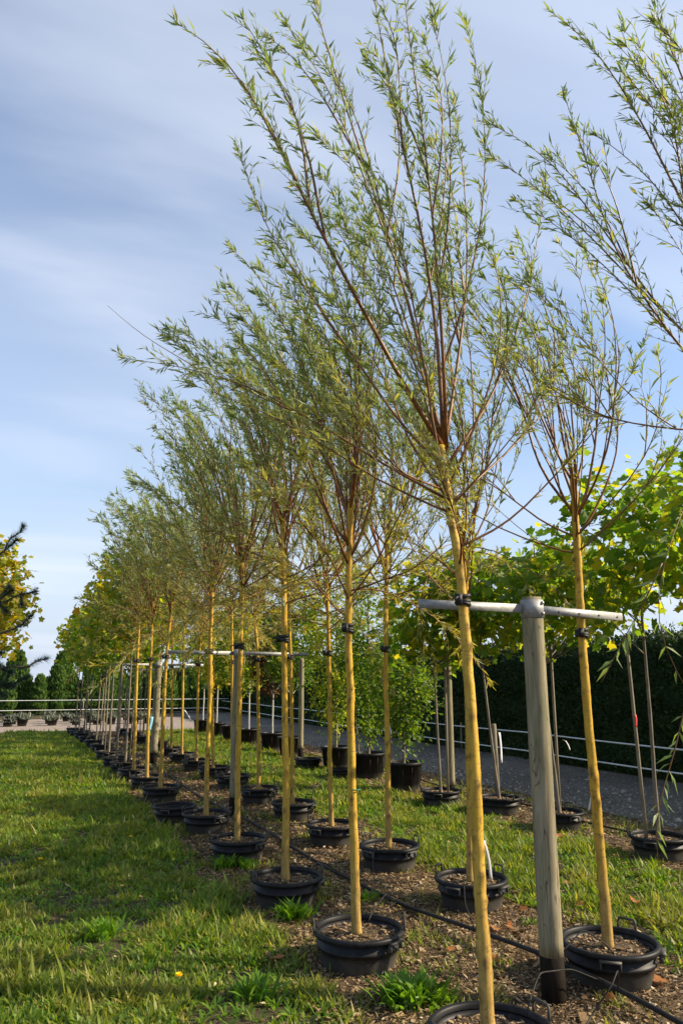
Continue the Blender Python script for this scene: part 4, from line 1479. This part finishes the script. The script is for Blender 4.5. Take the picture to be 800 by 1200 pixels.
for b in boughs:
    P = resample(b, 14)
    P = P + np.concatenate([np.zeros((1, 3)), rng.normal(0, .012, (13, 3))])
    obj('bough', MB().tube(P, np.linspace(.014, .006, 14), 6).build('bough', M['dark_bark'], True), pine)
    tips = [(P, .45)]
    for k in range(5):
        i = rng.integers(5, 12)
        d = nrm(P[i + 1] - P[i] + rand_unit(rng, 1)[0] * .8 + Z * .3)
        S = np.array([P[i] + d * u for u in np.linspace(0, rng.uniform(.08, .22), 8)])
        tips.append((S, .1))
        obj('bough', MB().tube(S, np.linspace(.006, .004, 8), 5).build('bough', M['dark_bark'], True), pine)
    for S, lo in tips:
        T = nrm(np.gradient(S, axis=0))
        m_ = 520 if lo > .3 else 260
        u = (1 - (1 - lo) * rng.uniform(0, 1, m_) ** 1.7) * (len(S) - 1)
        i0 = np.minimum(u.astype(int), len(S) - 2)
        f = (u - i0)[:, None]
        lp.append(S[i0] * (1 - f) + S[i0 + 1] * f)
        o = rand_unit(rng, m_)
        ld.append(nrm(T[i0] * .75 + o * .75))
lp = np.concatenate(lp)
ld = np.concatenate(ld)
n = len(lp)
NV = np.array([[-.5, 0, 0], [.5, 0, 0], [0, 1, 0]])
V, F = stamp(NV, np.array([[0, 1, 2]]), lp, ld, rand_unit(rng, n), rng.uniform(.05, .085, n), np.full(n, .0045))
obj('needles', make_mesh('needles', V, F, M['needle']), pine, kind='stuff')

# ------------------------------------------------------------------ weeds, flowers, fallen leaves
rng = np.random.default_rng(71)
tufts = [(475, 1178, 70, .20, 'lush bright green dandelion tuft in front of the second tub beside the lawn'),
         (345, 1078, 55, .17, 'bright green weed tuft at the foot of the third tub beside the lawn'),
         (262, 1018, 45, .16, 'green weed tuft beside the fourth tub in the row by the lawn'),
         (290, 1018, 36, .14, 'spiky green weed tuft touching the fourth tub on its road side'),
         (205, 965, 36, .15, 'green weed tuft between the empty tub and the fifth tub'),
         (300, 1170, 40, .15, 'broad weed rosette in the lawn near the second tub'),
         (120, 1100, 40, .16, 'broad-leaved weed standing in the open lawn'),
         (505, 1175, 40, .17, 'fresh green weed tuft next to the tub of the leaning willow'),
         (620, 1085, 14, .07, 'small green sprout in the mulch by the thick timber post'),
         (430, 1055, 26, .10, 'small grass tuft in the mulch behind the second willow')]
for px, py, k, s, lab in tufts:
    g = on_ground(px, py)
    k = int(k * 2.3)
    s *= .8
    V, F = rosette_leaves(0, 0, k, s, rng, 1.0)
    V = V + np.repeat(rng.normal(0, 1, (k, 3)) * np.array([s * .35, s * .35, 0]), len(DL_V), 0)
    tag(obj('weed_tuft', make_mesh('weed_tuft', V, F, M['weed']), None, (g[0], g[1], 0)), lab, 'weed')
for px, py in ((519 / 2.5, 1162), (152, 990), (46, 1018)):
    g = on_ground(px, py)
    root = thing('dandelion_flower', 'single yellow dandelion flower in the grass', 'flower', (g[0], g[1], 0), 0, 'dandelions in the grass')
    obj('stem', MB().tube([(0, 0, 0), (.004, 0, .04), (.006, 0, .075)], .0022, 5).build('stem', M['weed'], True), root)
    a = np.linspace(0, 6.283, 26, endpoint=False)
    P = np.tile(np.array([[.006, 0, .075]]), (26, 1))
    el = np.where(np.arange(26) % 2 == 0, .25, .8)
    V, F = stamp(OV_V, OV_F, P, np.stack([np.cos(a), np.sin(a), el], -1), np.tile(Z, (26, 1)), np.full(26, .024), np.full(26, .018))
    obj('petals', make_mesh('petals', V, F, M['yellow_petal']), root)
FM = [make_mesh('fallen_leaf', ML_V * np.array([1, 1, 1.0 + k]) + np.stack([0 * ML_V[:, 0], 0 * ML_V[:, 0], .25 * k * ML_V[:, 0] ** 2], -1), ML_F, M['fallen']) for k in range(3)]
spots = [(613, 1068), (580, 1096), (592, 1090), (530, 1121), (716, 1156), (720, 1178), (776, 1155), (675, 1065), (722, 1010), (660, 1040), (375, 992), (312, 1022), (660, 985), (690, 975), (600, 1020), (560, 1055), (790, 1085), (745, 1065), (640, 1120), (505, 1010), (465, 1090), (330, 1130), (770, 1120), (585, 1130), (240, 1180), (655, 985), (648, 978), (668, 990)]
for k, (px, py) in enumerate(spots):
    g = on_ground(px, py)
    o = obj('fallen_leaf', FM[k % 3], None, (g[0], g[1], .035), rng.uniform(0, 6.28))
    s = rng.uniform(.05, .095)
    o.scale = (s, s, s)
    o.rotation_euler = (rng.normal(0, .3), rng.normal(0, .3), rng.uniform(0, 6.28))
    tag(o, 'dry orange-brown fallen leaf lying on the mulch', 'leaf', 'fallen leaves on the beds')
